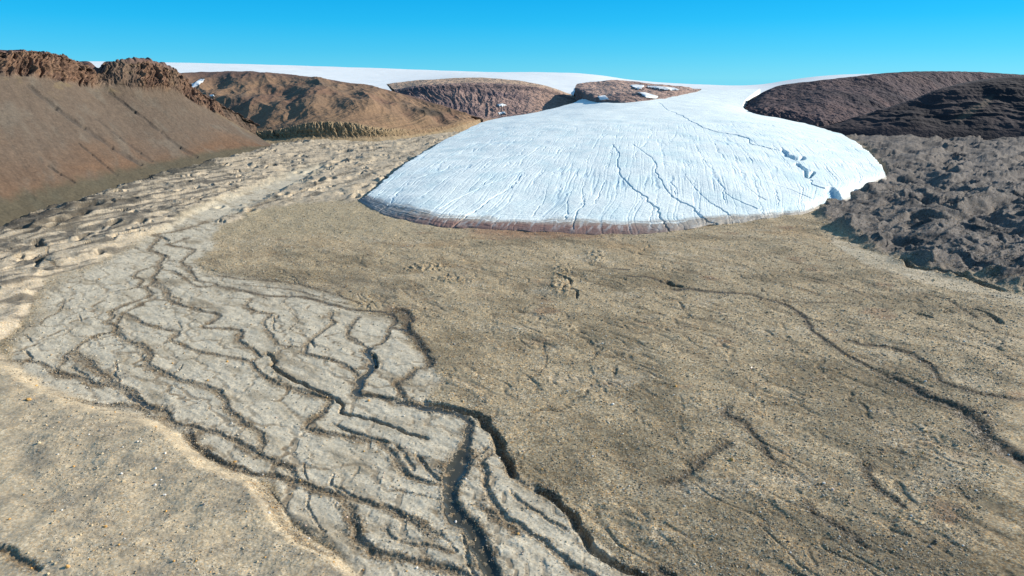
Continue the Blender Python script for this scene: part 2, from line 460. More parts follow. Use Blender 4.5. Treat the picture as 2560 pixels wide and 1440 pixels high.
 (Z(Z8, (1300, 570), (1400, 600), (1600, 620), (1800, 690), (1900, 760), (1950, 850), (2050, 890), (2300, 950), (2560, 990), (2700, 1010)), 10, 0.8, 0.6, 0),
 (Z(Z8, (60, 205), (150, 205), (250, 215), (400, 235), (500, 240)), 8, 0.5, 1, 1),
 (Z(Z8, (20, 150), (60, 170), (110, 185)), 12, 2.0, 0.5, 0),
 (Z(Z8, (900, 190), (1000, 215), (1100, 240)), 8, 0.9, 0.3, 0),
 (Z(Z8, (1030, 120), (1200, 160), (1350, 215), (1480, 280)), 7, 0.8, 0.3, 0),
 (Z(Z8, (1800, 370), (1900, 400)), 9, 1.6, 0.3, 0),
 (Z(Z8, (2200, 340), (2300, 380), (2390, 450)), 10, 1.4, 0.3, 0),
 (Z(Z8, (1790, 230), (2000, 280), (2130, 350), (2250, 430)), 8, 0.9, 0.3, 0),
 (Z(Z8, (1700, 0), (1760, 40), (1850, 65), (2000, 90), (2200, 150), (2400, 215)), 16, 3.8, 0.3, 0),
 (Z(Z8, (900, 290), (1100, 300), (1250, 300), (1370, 320)), 6, 0.5, 0.4, 0),
 (Z(Z9, (440, 220), (450, 280), (600, 370), (700, 520), (800, 640)), 14, 0.6, 0.5, 0),
 (Z(Z9, (0, 770), (150, 700), (300, 580), (450, 480)), 14, 0.6, 0.5, 0),
 (Z(Z9, (1430, 620), (1430, 690), (1500, 780), (1620, 870), (1700, 930)), 14, 0.7, 0.6, 0),
 (Z(Z9, (1020, 900), (1080, 980), (1250, 1060), (1400, 1200)), 16, 0.5, 0.6, 0),
 (Z(Z9, (-40, 1370), (60, 1420)), 16, 1.0, 0.7, 0),
 (Z(Z10, (1450, 860), (1450, 930), (1470, 980), (1440, 1060), (1350, 1130)), 8, 0.5, 0.15, 0),
 (Z(Z10, (1470, 1000), (1600, 1020), (1760, 1000), (1830, 940)), 9, 0.3, 0.15, 0),
 (Z(Z10, (1540, 390), (1620, 420), (1640, 440), (1590, 480), (1680, 500), (1680, 560)), 7, 1.4, 0.3, 0),
 (Z(Z10, (1490, 465), (1530, 490)), 7, 1.3, 0.3, 0),
 (Z(Z10, (1960, 345), (2030, 355)), 9, 0.4, 1, 1),
 (Z(Z10, (2040, 400), (2200, 410), (2300, 440)), 7, 0.5, 0.9, 0),
 (Z(Z1, (1310, 1340), (1500, 1290), (1750, 1220), (1950, 1140), (2150, 1100), (2350, 1010), (2560, 900)), 7, 0.5, 0.3, 0),
]

GRAY = [(30, 860), (90, 770), (110, 700), (260, 640), (330, 600), (400, 580), (470, 540), (560, 500), (640, 470), (730, 435), (800, 415),
        (820, 425), (740, 465), (640, 510), (560, 545), (530, 590), (545, 620), (480, 650), (500, 680), (640, 700), (740, 715), (840, 735),
        (900, 780), (980, 800), (1030, 860), (1060, 900), (1110, 950), (1060, 1000), (1160, 1020), (1220, 1080), (1260, 1170), (1330, 1200),
        (1400, 1260), (1480, 1340), (1600, 1440), (1750, 1600), (1000, 1600), (900, 1440), (830, 1370), (720, 1290), (690, 1220),
        (560, 1170), (470, 1090), (340, 1040), (180, 1000), (100, 950), (30, 900)]
GRAY2 = [(2085, 590), (2180, 635), (2330, 680), (2450, 715), (2620, 755), (2620, 775), (2440, 735), (2300, 705), (2170, 665), (2080, 605)]
LEFTM = [(-900, 700), (0, 565), (200, 500), (420, 425), (560, 390), (700, 355), (820, 335), (980, 335), (1130, 310), (1200, 290),
         (1250, 285), (1190, 330), (1100, 380), (1000, 440), (930, 490), (885, 505), (760, 505), (640, 525), (560, 565), (400, 590), (300, 630),
         (240, 660), (110, 700), (60, 800), (0, 860), (-400, 1000), (-1500, 1200)]
RIGHTM = [(1870, 290), (2100, 310), (2560, 318), (3400, 330), (3600, 900), (2600, 735), (2470, 712), (2330, 680), (2200, 640), (2110, 590), (2040, 545),
          (2050, 500), (2130, 480), (2190, 450), (2200, 425), (2160, 380), (2070, 335), (1960, 306)]
MOUND = [(-900, 840), (0, 885), (60, 915), (130, 965), (300, 1020), (400, 1040), (470, 1100), (520, 1150), (640, 1200), (700, 1260), (730, 1320),
         (840, 1385), (930, 1460), (1000, 1700), (-900, 1700)]
GLAC = [(1420, 215), (1440, 240), (1475, 268), (1300, 285), (1210, 300), (1150, 330), (1060, 380), (985, 425), (940, 465), (898, 492), (930, 520),
        (1000, 548), (1080, 565), (1200, 573), (1400, 577), (1560, 580), (1680, 578), (1800, 562), (1900, 545), (1990, 530),
        (2050, 515), (2070, 480), (2150, 475), (2215, 452), (2228, 432), (2185, 385), (2100, 332), (1960, 300), (1880, 288), (1860, 262), (1900, 215)]

# rows evenly spread over the depression angle, columns over the bearing
pys = np.concatenate([np.arange(1560, 700, -1.7), np.arange(700, 330, -1.15), np.arange(330, 258, -0.9)])
_, yy, zz = ray(0.0, pys)
Yr = yy * (-CAM_H) / zz
Yr = np.concatenate([np.array([-600, -300, -150, -60, 0, 40, 65]), Yr, np.array([3300, 4500, 7000])])
uc = np.concatenate([np.array([-3.5, -2.5, -1.9, -1.5, -1.3, -1.15, -1.05]), np.linspace(-0.98, -0.80, 60), np.linspace(-0.80, 0.80, 1500)[1:-1],
                     np.linspace(0.80, 0.98, 60), np.array([1.05, 1.15, 1.3, 1.5, 1.9, 2.5, 3.5])])
GX = (np.maximum(Yr, 75)[:, None] * uc[None, :]).astype(np.float32)
GY = np.repeat(Yr[:, None], len(uc), 1).astype(np.float32)
PX, PY = proj(GX, np.maximum(GY, 30), np.zeros_like(GX))
PX = PX.astype(np.float32); PY = PY.astype(np.float32)
NR, NC = GX.shape

w1 = fbm(GX / 14, GY / 14, 4, 1); w2 = fbm(GX / 14, GY / 14, 4, 2)
sc_px = 9.0
wx = PX + w1 * sc_px * 1.4; wy = PY + w2 * sc_px * 0.8
sg = sd_poly(wx, wy, GRAY); ew = 40 * sst(420, 100, PX) * sst(900, 800, PY); mg = sst(-9 - 0.3 * ew + 5 * w2, 11 + ew + 5 * w2, sg); mg2 = sst(-3, 3, sd_poly(wx, wy, GRAY2))
sdl = sd_poly(wx, wy, LEFTM); ml = sst(-4, 26, sdl)
ml_c = sst(-6, 5, sdl)
sdr = sd_poly(wx, wy, RIGHTM); mr = sst(-8, 26, sdr)
sdm = sd_poly(wx, wy, MOUND); mm = sst(-5, 60, sdm); mm_c = sst(-4, 6, sdm)
mgl = sst(2, 14, sd_poly(PX, PY, GLAC))
mg = mg * (1 - 0.9 * ml_c * sst(420, 300, PX)); ml = ml * (1 - mg); ml_c = ml_c * (1 - mg)

# channels
carve = np.zeros_like(GX); wet = np.zeros_like(GX); water = np.zeros_like(GX); stony = np.zeros_like(GX); apron = np.zeros_like(GX)
lr = random.Random(3)
for ci, (pts, wpx, dep, wt, wa) in enumerate(CH):
    n = len(pts)
    p = catmull([G(a, b_)[:2] for a, b_ in pts], (n - 1) * 7 + 1)
    d = np.gradient(p, axis=0); ln = np.hypot(d[:, 0], d[:, 1]) + 1e-6; nx, ny = -d[:, 1] / ln, d[:, 0] / ln
    seg_l = np.concatenate([[0], np.cumsum(np.hypot(*np.diff(p, axis=0).T))])
    if wt >= 0.5 and wpx < 20:
        wpx = wpx * 1.25
    slant = np.sqrt(p[:, 0] ** 2 + p[:, 1] ** 2 + CAM_H ** 2)
    hw = wpx * slant / F / 2
    mean_h = hw.mean()
    jit = (pn(seg_l / (mean_h * 5) + ci * 31, seg_l * 0 + ci * 1.7, 5) * 0.7 + pn(seg_l / (mean_h * 1.7) + ci * 11, seg_l * 0 + ci * 2.7, 6) * 0.35) * mean_h * 1.1
    p[:, 0] += nx * jit; p[:, 1] += ny * jit
    hwv = hw * (1 + 0.38 * pn(seg_l / (mean_h * 6) + ci * 7, seg_l * 0 + ci, 8))
    in_gray = sd_poly(np.array([pts[len(pts) // 2][0]]), np.array([pts[len(pts) // 2][1]]), GRAY)[0] > -15
    soft = (not in_gray) and dep < 1.5
    if soft:
        wt = min(1.0, wt * 1.4); wpx = wpx * 1.7
    if dep < 1.35 and wpx < 40:
        dep *= 0.45 if soft else 0.45
    tf = np.linspace(0, 1, len(p)); fade = np.minimum(1, np.minimum(tf, 1 - tf) * 8 + 0.45)
    for k in range(len(p) - 1):
        ax, ay = p[k]; bx, by = p[k + 1]
        R = 4.2 * hwv[k] + 1
        y0, y1 = min(ay, by) - R, max(ay, by) + R
        r0, r1 = np.searchsorted(Yr, [y0, y1])
        if r1 <= r0 or y0 < 20:
            continue
        ua = [(x_) / y_ for x_ in (min(ax, bx) - R, max(ax, bx) + R) for y_ in (max(y0, 75), max(y1, 75))]
        c0, c1 = np.searchsorted(uc, [min(ua), max(ua)])
        if c1 <= c0:
            continue
        sl = (slice(r0, r1), slice(c0, c1))
        ex, ey = bx - ax, by - ay
        rag = 1 + 0.20 * w1[sl] + 0.12 * w2[sl]
        X_, Y_ = GX[sl], GY[sl]
        t = np.clip(((X_ - ax) * ex + (Y_ - ay) * ey) / (ex * ex + ey * ey + 1e-9), 0, 1)
        dist = np.hypot(X_ - ax - t * ex, Y_ - ay - t * ey) / (hwv[k] * rag)
        pr = 1 - (sst(0.0, 1.5, dist) if soft else sst(0.3, 1.3, dist))
        carve[sl] = np.maximum(carve[sl], pr * dep * fade[k])
        wet[sl] = np.maximum(wet[sl], (1 - sst(0.4 if soft else 0.8, 2.2 if soft else 1.9, dist)) * wt * fade[k])
        stony[sl] = np.maximum(stony[sl], 1 - sst(0.9, 2.6, dist))
        apron[sl] = np.maximum(apron[sl], (1 - sst(1.0, 4.0, dist)) * wt)
        if wa:
            water[sl] = np.maximum(water[sl], (1 - sst(0.60, 0.92, dist)))

# small threads all over the braided plain, drawn out along the flow
a0 = math.radians(-38)
fx = GX * math.cos(a0) + GY * math.sin(a0); fy = -GX * math.sin(a0) + GY * math.cos(a0)
q1 = fbm(fx / 26, fy / 14, 3, 21)
th = np.abs(pn(fx / 30 + q1 * 1.1, fy / 9 + q1 * 1.5, 22))
thr = (1 - sst(0.0, 0.13, th)) * sst(-0.4, 0.1, fbm(GX / 22, GY / 22, 2, 23))
q2 = fbm(fx / 9, fy / 5, 3, 24)
th2 = np.abs(pn(fx / 11 + q2, fy / 3.6 + q2 * 1.2, 25))
thr2 = (1 - sst(0.0, 0.16, th2)) * sst(-0.3, 0.2, fbm(GX / 15, GY / 15, 2, 26))
gmask = np.clip(mg + mg2 * 0.45, 0, 1)
carve_s = 0
# gullies on the till slope right, running toward the lower right of the view
fr = math.radians(-52)
hx = GX * math.cos(fr) + GY * math.sin(fr); hy = -GX * math.sin(fr) + GY * math.cos(fr)
q3 = fbm(hx / 40, hy / 16, 3, 31)
th3 = np.abs(pn(hx / 70 + q3, hy / 13 + q3 * 1.2, 32))
till_r = (1 - gmask) * (1 - ml_c) * (1 - mm_c)
gul = (1 - sst(0.0, 0.22, th3)) * sst(-0.2, 0.35, fbm(GX / 40, GY / 40, 2, 33)) * till_r * sst(560, 700, PY)

# drainage: water routed over a tilted rough surface gives branching threads
import heapq


def drain(x0, x1, y0, y1, cell, zfun, seed=0):
    """flow accumulation (log10 of upstream cells) on a grid, sampled smoothly at the ground's vertices"""
    nx, ny = int((x1 - x0) / cell), int((y1 - y0) / cell)
    gx, gy = np.meshgrid(x0 + np.arange(nx) * cell, y0 + np.arange(ny) * cell)
    jr = np.random.default_rng(seed)
    z = (zfun(gx, gy) + jr.random(gx.shape) * 0.03 * cell).ravel().tolist()
    N_ = nx * ny
    par = [-1] * N_; done = bytearray(N_); hp = []
    for i in range(nx):
        for j in (0, ny - 1):
            hp.append((z[j * nx + i], j * nx + i)); done[j * nx + i] = 1
    for j in range(1, ny - 1):
        for i in (0, nx - 1):
            hp.append((z[j * nx + i], j * nx + i)); done[j * nx + i] = 1
    heapq.heapify(hp); order = []
    nb = ((1, 0), (-1, 0), (0, 1), (0, -1), (1, 1), (1, -1), (-1, 1), (-1, -1))
    while hp:
        h_, k = heapq.heappop(hp); order.append(k)
        i = k % nx; j = k // nx
        for di, dj in nb:
            a, b_ = i + di, j + dj
            if 0 <= a < nx and 0 <= b_ < ny:
                q = b_ * nx + a
                if not done[q]:
                    done[q] = 1; par[q] = k
                    heapq.heappush(hp, (z[q] if z[q] > h_ else h_, q))
    acc = np.ones(N_)
    for k in reversed(order):
        if par[k] >= 0:
            acc[par[k]] += acc[k]
    A = np.log10(acc).reshape(ny, nx)
    B = A.copy()
    B[1:-1, 1:-1] = 0.5 * A[1:-1, 1:-1] + 0.125 * (A[:-2, 1:-1] + A[2:, 1:-1] + A[1:-1, :-2] + A[1:-1, 2:])
    u = (GX + w1 * cell * 1.3 - x0) / cell; v = (GY + w2 * cell * 1.3 - y0) / cell
    ok = (u > 1) & (u < nx - 2) & (v > 1) & (v < ny - 2)
    u = np.clip(u, 0, nx - 2.001); v = np.clip(v, 0, ny - 2.001)
    ui = u.astype(int); vi = v.astype(int); fu = u - ui; fv = v - vi
    fu = fu * fu * (3 - 2 * fu); fv = fv * fv * (3 - 2 * fv)
    out = (B[vi, ui] * (1 - fu) + B[vi, ui + 1] * fu) * (1 - fv) + (B[vi + 1, ui] * (1 - fu) + B[vi + 1, ui + 1] * fu) * fv
    return (out * ok).astype(np.float32)


def tilt(dx, dy, slope, amp, sc_, sd_):
    return lambda x, y: -(x * dx + y * dy) * slope + amp * fbm(x / sc_, y / sc_, 5, sd_, .55)


D1 = drain(-330, 180, 85, 520, 1.5, tilt(.62, -.78, .09, 1.5, 26, 401), 1)
D2 = drain(-330, 180, 85, 520, 1.1, tilt(.80, -.60, .10, 0.9, 14, 402), 2)
D5 = drain(-330, 180, 85, 520, 0.95, tilt(.45, -.89, .13, 0.8, 11, 407), 7)
D3 = drain(-150, 420, 85, 520, 1.9, tilt(.22, -.97, .045, 2.2, 45, 403), 3)
D4 = drain(-150, 420, 85, 520, 1.5, tilt(.30, -.95, .06, 1.0, 20, 404), 4)
net = np.maximum(np.maximum(sst(1.2, 2.1, D1), 0.75 * sst(1.1, 2.0, D2)), 0.6 * sst(1.1, 2.0, D5))
netr = np.maximum(sst(1.5, 2.8, D3), 0.5 * sst(1.3, 2.4, D4))

# relief
n30 = fbm(GX / 38, GY / 38, 4, 41)
n6 = fbm(GX / 7, GY / 7, 4, 42)
n2 = fbm(GX / 2.2, GY / 2.2, 3, 43)
H = 0.75 * n30 * (1 - 0.6 * gmask) + 0.16 * n6 * (1 - 0.2 * gmask) + 0.06 * n2 + 0.05 * fbm(GX / 0.9, GY / 0.9, 2, 44) * (1 - 0.5 * gmask)
H += gmask * (0.28 * ridged(fx / 18, fy / 6, 4, 45, .55) + 0.10 * fbm(fx / 5, fy / 3, 3, 48))
# swells drawn out over the till
H += 0.7 * till_r * (0.55 * fbm(hx / 60, hy / 16, 4, 46) + 0.12 * ridged(hx / 25, hy / 9, 3, 47) - 0.5 * gul)
# left moraine
lx = GX * 0.35 + GY * 0.94; ly = GX * 0.94 - GY * 0.35
wl = fbm(GX / 45, GY / 45, 3, 51)
rl = ridged(lx / 170 + wl * .5, ly / 48 + wl * .7, 4, 52, 0.38)
sharp = fbm(lx / 70 + wl, ly / 30 - wl, 4, 53, 0.4)
pit = sst(0.52, 0.72, fbm(lx / 30 + 9, ly / 14 + wl, 3, 54))
H += ml * (4.5 * (rl - 0.45) + 1.5 * sharp * (0.5 + 0.5 * sst(-.2, .4, wl)) + 2.0 - 4.0 * pit + 0.35 * ridged(lx / 12, ly / 6, 3, 56))
H += ml * 5.0 * sst(-230, -350, GX) * sst(300, 600, GY)
# traced pits and their rims
PITS = [(467, 515, 10, 6), (455, 490, 9, 5), (470, 470, 6, 4), (355, 565, 8, 4), (210, 600, 10, 4), (135, 585, 9, 4), (290, 570, 10, 4), (680, 425, 9, 6),
        (745, 435, 8, 5), (850, 410, 14, 7), (830, 420, 9, 6), (862, 385, 16, 5), (795, 463, 12, 7), (830, 455, 8, 5), (710, 495, 8, 4), (625, 528, 9, 4),
        (55, 555, 12, 5), (185, 530, 14, 6), (225, 535, 14, 6), (150, 570, 16, 5), (60, 590, 12, 5), (760, 365, 9, 6), (345, 590, 6, 3), (890, 495, 8, 4),
        (550, 520, 8, 3), (940, 375, 10, 5), (250, 640, 7, 3), (100, 620, 8, 3), (200, 555, 18, 5)]
for (a, b_, r, dp) in PITS:
    x0, y0, _ = G(a, b_)
    rr = r * math.hypot(x0, y0) / F
    sel = (np.abs(GX - x0) < rr * 5) & (np.abs(GY - y0) < rr * 7)
    dx = (GX[sel] - x0) / rr; dy = (GY[sel] - y0) / (rr * 1.7)
    dd = np.hypot(dx + 0.4 * w1[sel], dy + 0.4 * w2[sel])
    H[sel] -= dp * (1 - sst(0.55, 1.25, dd)) - dp * 0.22 * np.exp(-((dd - 1.7) / 0.6) ** 2)
# right moraine
rx = GX * 0.8 + GY * 0.6; ry = -GX * 0.6 + GY * 0.8
wr = fbm(GX / 60, GY / 60, 3, 61)
hr = ridged(rx / 210 + wr * .4, ry / 52 + wr * .7, 5, 62, 0.45)
far_amp = 1.0 - 0.25 * sst(700, 1200, GY)
H += mr * far_amp * (14.0 * (hr - 0.5) + 4.2 * fbm(rx / 80, ry / 26, 4, 63, .5) + 1.5 * ridged(rx / 26, ry / 7, 4, 64, .6) + 1.5)
zf = lambda a_, b_: H[np.clip(np.searchsorted(Yr, b_), 0, NR - 1), np.clip(np.searchsorted(uc, a_ / np.maximum(b_, 75)), 0, NC - 1)]
DR = drain(120, 800, 260, 1340, 3.2, lambda a_, b_: zf(a_, b_) + 0.5 * fbm(a_ / 12, b_ / 12, 3, 405), 5)
DL = drain(-430, 0, 240, 1200, 2.6, lambda a_, b_: zf(a_, b_) + 0.4 * fbm(a_ / 10, b_ / 10, 3, 406), 6)
gr_ = sst(1.2, 2.6, DR) * mr; gl_ = sst(1.1, 2.5, DL) * ml
H -= 1.7 * gr_ + 1.5 * gl_
# deep hollow right of the ice cave
for (a, b_, r, dp) in [(2320, 510, 45, 9), (2360, 480, 26, 6), (2255, 545, 16, 3), (2370, 530, 22, 5), (2290, 470, 30, 3), (2290, 640, 22, 4), (2420, 620, 18, 3), (2270, 615, 26, 4), (2100, 500, 26, 7), (2300, 660, 22, 5), (2480, 545, 22, 5), (2520, 590, 24, 5), (2200, 560, 14, 3)]:
    x0, y0, _ = G(a, b_)
    rr = r * math.hypot(x0, y0) / F
    dd = np.hypot((GX - x0) / rr + 0.5 * w1, (GY - y0) / (rr * 1.6) + 0.5 * w2)
    H -= dp * (1 - sst(0.3, 1.3, dd))
# low hill at the lower left
H += mm * (3.6 + 0.9 * n30) + mm * 0.35 * ridged(GX / 14, GY / 6, 3, 71)
# knobbly patches on the middle till
for (a, b_, ra, rb) in [(1065, 668, 62, 13), (1405, 700, 28, 46), (1130, 700, 60, 10), (1490, 640, 30, 20)]:
    dd = np.hypot((PX - a) / ra, (PY - b_) / rb) + 0.35 * w1
    mk = 1 - sst(0.6, 1.2, dd)
    H += mk * (1.3 * ridged(GX / 4.5, GY / 4.5, 3, 81) - 0.4)
    stony = np.maximum(stony, mk * 0.4)
carve_s = net * gmask * (0.19 + 0.08 * n6) + netr * till_r * 0.42
macro = H.copy()
H = H - carve * (1 + 0.15 * n2) - carve_s
H += np.clip(wet, 0, 1) * carve * 0.38 * fbm(GX / 2.6, GY / 2.6, 3, 92)
H += stony * 0.14 * fbm(GX / 0.8, GY / 0.8, 2, 91)
H = H * (1 - mgl) + mgl * np.minimum(H, -6.0)
H[0:3] = 0; H[-3:] = -8

# colours of the sediments
c_gray = C(198, 187, 163); c_grayd = C(164, 150, 124)
c_till = C(174, 157, 126); c_tilld = C(132, 116, 90); c_tillo = C(158, 130, 92)
c_left = C(184, 169, 144); c_leftd = C(130, 118, 96); c_ldark = C(84, 80, 72)
c_right = C(110, 103, 96); c_rightd = C(74, 71, 69)  # darker tone paints in some of the shadow among the mounds
c_mound = C(188, 171, 141); c_moundd = C(160, 147, 124)
c_wet = C(110, 95, 72); c_rust = C(140, 84, 58)
ones = np.ones_like(GX)
na = fbm(GX / 55, GY / 40, 4, 101); nb = fbm(hx / 30, hy / 9, 4, 102); ncn = fbm(GX / 9, GY / 9, 4, 103)
col = c_till[None, None, :] * ones[..., None]
col = mixc(col, c_tilld, sst(-0.1, 0.9, nb + 0.3 * ncn) * 0.75)
col = mixc(col, c_tillo, sst(0.1, 0.8, na) * 0.6 * sst(800, 600, PY))
col = mixc(col, c_tilld, sst(1150, 1420, PY + 90 * nb) * sst(1450, 1800, PX + 80 * na) * 0.55)
col = mixc(col, C(100, 92, 72), sst(.0, .4, fbm(hx / 60, hy / 25, 4, 118, .55) + .25 * (sst(900, 1400, PY) - .5)) * sst(1250, 1700, PX) * sst(760, 1000, PY) * .6)
col = mixc(col, c_tilld, gul * 0.55)
zz1 = fbm(GX / 70 + 5, GY / 45, 5, 115, .55); zz2 = fbm(GX / 26, GY / 16, 5, 116, .6)
col = mixc(col, C(112, 100, 76), sst(.0, .55, zz1 + .4 * zz2) * .55)
col = mixc(col, C(186, 172, 146), sst(.15, .7, zz2 - .4 * zz1) * .5)
col = mixc(col, C(126, 90, 66), sst(.4, .8, fbm(GX / 30 + 40, GY / 20, 4, 117)) * .45)
col = mixc(col, C(172, 158, 128), sst(620, 560, PY) * (1 - sst(900, 1300, PX)) * 0.8)
cr_ = mixc(c_right * ones[..., None], c_rightd, sst(-0.2, 0.6, fbm(GX / 25, GY / 25, 4, 104)))
col = mixc(col, cr_, sst(-10, 25, sdr))
cm = mixc(c_mound * ones[..., None], c_moundd, sst(-0.3, 0.7, fbm(GX / 12, GY / 8, 4, 105)))
col = mixc(col, cm, mm_c)
cl = mixc(c_left * ones[..., None], c_leftd, sst(0.15, 0.75, fbm(lx / 40, ly / 15, 5, 106, .6)) * 0.9)
dk = sst(0.12, 0.42, fbm(lx / 60 + wl, ly / 9, 5, 107, .6) + .30 * sst(-190, -300, GX) * sst(900, 500, GY))
cl = mixc(cl, c_ldark, dk * 0.8)
strip = sst(0, 6, sd_poly(wx, wy, Z(Z1, (0, 1360), (500, 1190), (1000, 1150), (1050, 1180), (700, 1260), (500, 1390), (300, 1420), (200, 1440), (0, 1400))))
cl = mixc(cl, C(76, 70, 60), strip * 0.8 * sst(-.6, .1, fbm(lx / 20, ly / 6, 4, 112)))
strip2 = sst(0, 6, sd_poly(wx, wy, Z(Z1, (850, 1010), (1400, 850), (1900, 700), (1700, 780), (1500, 870), (1650, 960), (1200, 1030), (900, 1090))))
cl = mixc(cl, C(84, 80, 68), strip2 * 0.85 * sst(-.7, 0, fbm(lx / 20, ly / 6, 4, 113)))
col = mixc(col, cl, ml_c)
cg = mixc(c_gray * ones[..., None], c_grayd, sst(-0.1, 0.8, fbm(fx / 25, fy / 7, 5, 108)) * 0.7)
col = mixc(col, cg, gmask)
col = mixc(col, C(128, 111, 87), np.clip(net, 0, 1) * gmask * .85)
col = mixc(col, C(96, 86, 68), np.clip(netr, 0, 1) * till_r * .6 * sst(560, 680, PY))
col = mixc(col, C(92, 84, 72), gl_ * .45); col = mixc(col, C(84, 80, 78), gr_ * .5)  # right moraine gullies: shade of the hollows painted into the colour
brp = sst(-.05, .45, fbm(fx / 12, fy / 4.5, 4, 109, .6)) * np.clip(apron * 1.3, 0, 1)
col = mixc(col, C(124, 107, 82), brp * 0.85 * gmask)
brq = sst(.15, .6, fbm(fx / 45, fy / 16, 4, 110, .6))
col = mixc(col, C(142, 128, 104), brq * 0.8 * gmask)
col = mixc(col, c_tilld * 0.72, apron * till_r * .6 * sst(-.5, .5, nb))
col = mixc(col, C(202, 190, 165), sst(.0, .6, fbm(fx / 30, fy / 9, 4, 111, .6)) * .6 * gmask)
band = sst(1.5, 0, np.abs(PY - 715 - 0.07 * (PX - 700)) / 40) * sst(500, 620, PX) * sst(1120, 950, PX)
col = mixc(col, C(128, 117, 98), band * 0.6 * sst(-.5, .5, nb))
col = mixc(col, c_wet, np.clip(wet, 0, 1) * (0.80 + 0.1 * n2))
col = mixc(col, C(78, 70, 56), np.clip(wet, 0, 1) * till_r * .65)
toe = sst(30, 6, np.abs(sd_poly(wx, wy, GLAC))) * sst(1150, 1200, PX) * sst(1600, 1400, PX)
col = mixc(col, c_rust, toe * 0.45)
col = col * (1 + 0.10 * n2 + 0.10 * n6)[..., None]
spk = np.clip(0.80 - 0.58 * gmask + 0.4 * stony - 0.35 * ml_c - 0.38 * mm_c, 0.1, 1)
spk *= 1 + 0.5 * n6
spk = np.clip(spk, 0.06, 1.1)
ground = grid_mesh("ground", GX, GY, H, {"col": col, "spk": spk, "wet": np.clip(wet, 0, 1)}, M_ground)

# meltwater lying in the beds
wl_z = macro - 0.55 * np.where(water > 0, np.maximum(carve, 0.3), 0)
wmask = (water > 0.02)
kp = wmask[:-1, :-1] | wmask[1:, :-1] | wmask[:-1, 1:] | wmask[1:, 1:]
# smooth the level so it lies flat across the bed
lvl = np.where(water > 0.02, macro, 0).astype(np.float64)
nhit = (water > 0.02).astype(np.float64)
for ax in (0, 1):
    for arr in (lvl, nhit):
        cs = np.cumsum(arr, axis=ax); K = 12
        if ax == 0:
            arr[K:-K] = cs[2 * K:] - cs[:-2 * K]
        else:
            arr[:, K:-K] = cs[:, 2 * K:] - cs[:, :-2 * K]
lvl = lvl / np.maximum(nhit, 1)
WZ = lvl - 0.62 * np.minimum(np.where(carve > 0, carve, 0.4), 1.3).max() * 0 - 0.84 * np.clip(carve, 0.35, 1.35)
grid_mesh("water", GX, GY, WZ, {}, M_water, keep=kp)


# ------------------------------------------------------------------ lofted landforms
def loft(curves, nu, nv, knots=None):
    """curves: rows of world points (same count each) -> (nv,nu,3) smooth surface"""
    rows = np.array([catmull(c, nu) for c in curves])            # (k,nu,3)
    k = len(rows)
    if knots is None:
        t = np.linspace(0, k - 1, nv)
    else:
        t = np.interp(np.linspace(0, 1, nv), np.linspace(0, 1, len(knots)), knots)
    i = np.minimum(t.astype(int), k - 2); f = (t - i)[:, None, None]
    e = np.concatenate([[2 * rows[0] - rows[1]], rows, [2 * rows[-1] - rows[-2]]])
    p0, p1, p2, p3 = e[i], e[i + 1], e[i + 2], e[i + 3]
    out = 0.5 * (2 * p1 + (p2 - p0) * f + (2 * p0 - 5 * p1 + 4 * p2 - p3) * f ** 2 + (3 * p1 - p0 - 3 * p2 + p3) * f ** 3)
    lin = p1 + (p2 - p1) * f
    out = 0.6 * out + 0.4 * lin
    return out, t


def normals(S):
    du = np.gradient(S, axis=1); dv = np.gradient(S, axis=0)
    n = np.cross(du, dv); n /= np.linalg.norm(n, axis=2, keepdims=True) + 1e-9
    n *= np.where(n[..., 2:] < 0, -1, 1)
    return n


def along(S):
    d = np.linalg.norm(np.diff(S, axis=1), axis=2).mean(0)
    return np.concatenate([[0], np.cumsum(d)])


def rowsP(*rows):
    return [[P(*p) for p in r] for r in rows]


def shift(row, dx, dy, z=None, dz=0):
    return [(x + dx, y + dy, (z if z is not None else zz_ + dz)) for x, y, zz_ in row]


PATCH_SRC = {}


def finish(name, S, col, spk, mat):
    o = grid_mesh(name, S[..., 0], S[..., 1], S[..., 2], {"col": col, "spk": spk, "wet": np.zeros(S.shape[:2])}, mat)
    PATCH_SRC[name] = S
    return o


# --- left slope with its cliff rim
base = rowsP([(-420, 640, 330), (-160, 605, 390), (0, 562, 470), (180, 508, 565), (330, 462, 660), (470, 424, 760), (590, 395, 860), (670, 378, 960), (712, 366, 1060)])[0]
base = [(x, y, 3.0) for x, y, z in base]
crest = [(-560, 330, 150), (-560, 430, 140), (-560, 560, 135), P(-40, 128, 700), P(120, 137, 790), P(245, 172, 880), P(330, 158, 930), P(420, 182, 985), P(475, 214, 1010)]
# crest points matched by distance ahead
base_y = [320, 400, 500, 600, 700, 800, 880, 960, 1030, 1075]
brow = [(-330, 320, 3), (-338, 400, 3)] + [G(a, b_, 3) for a, b_ in [(40, 552), (190, 506), (320, 466), (430, 434), (520, 410), (600, 390), (665, 376), (712, 366)]]
crow = [(-545, 330, 128), (-540, 450, 128), (-535, 590, 127), P(-20, 129, 735), P(125, 137, 800), P(240, 174, 885), P(330, 159, 925), P(425, 186, 980), P(500, 240, 1020), P(640, 315, 1062)]
# cliff top edge nearer the sky line, cliff foot some metres below
foot = [(-505, 320, 100), (-500, 440, 100), (-500, 575, 100), P(-10, 182, 700), P(130, 198, 768), P(240, 215, 850), P(340, 225, 890), P(435, 232, 945), P(525, 276, 985), P(642, 338, 1046)]
ctop = [(-530, 325, 124), (-525, 445, 124), (-520, 580, 124), P(-15, 141, 722), P(128, 146, 788), P(240, 180, 872), P(333, 172, 912), P(430, 194, 966), P(508, 246, 1006), P(642, 317, 1058)]


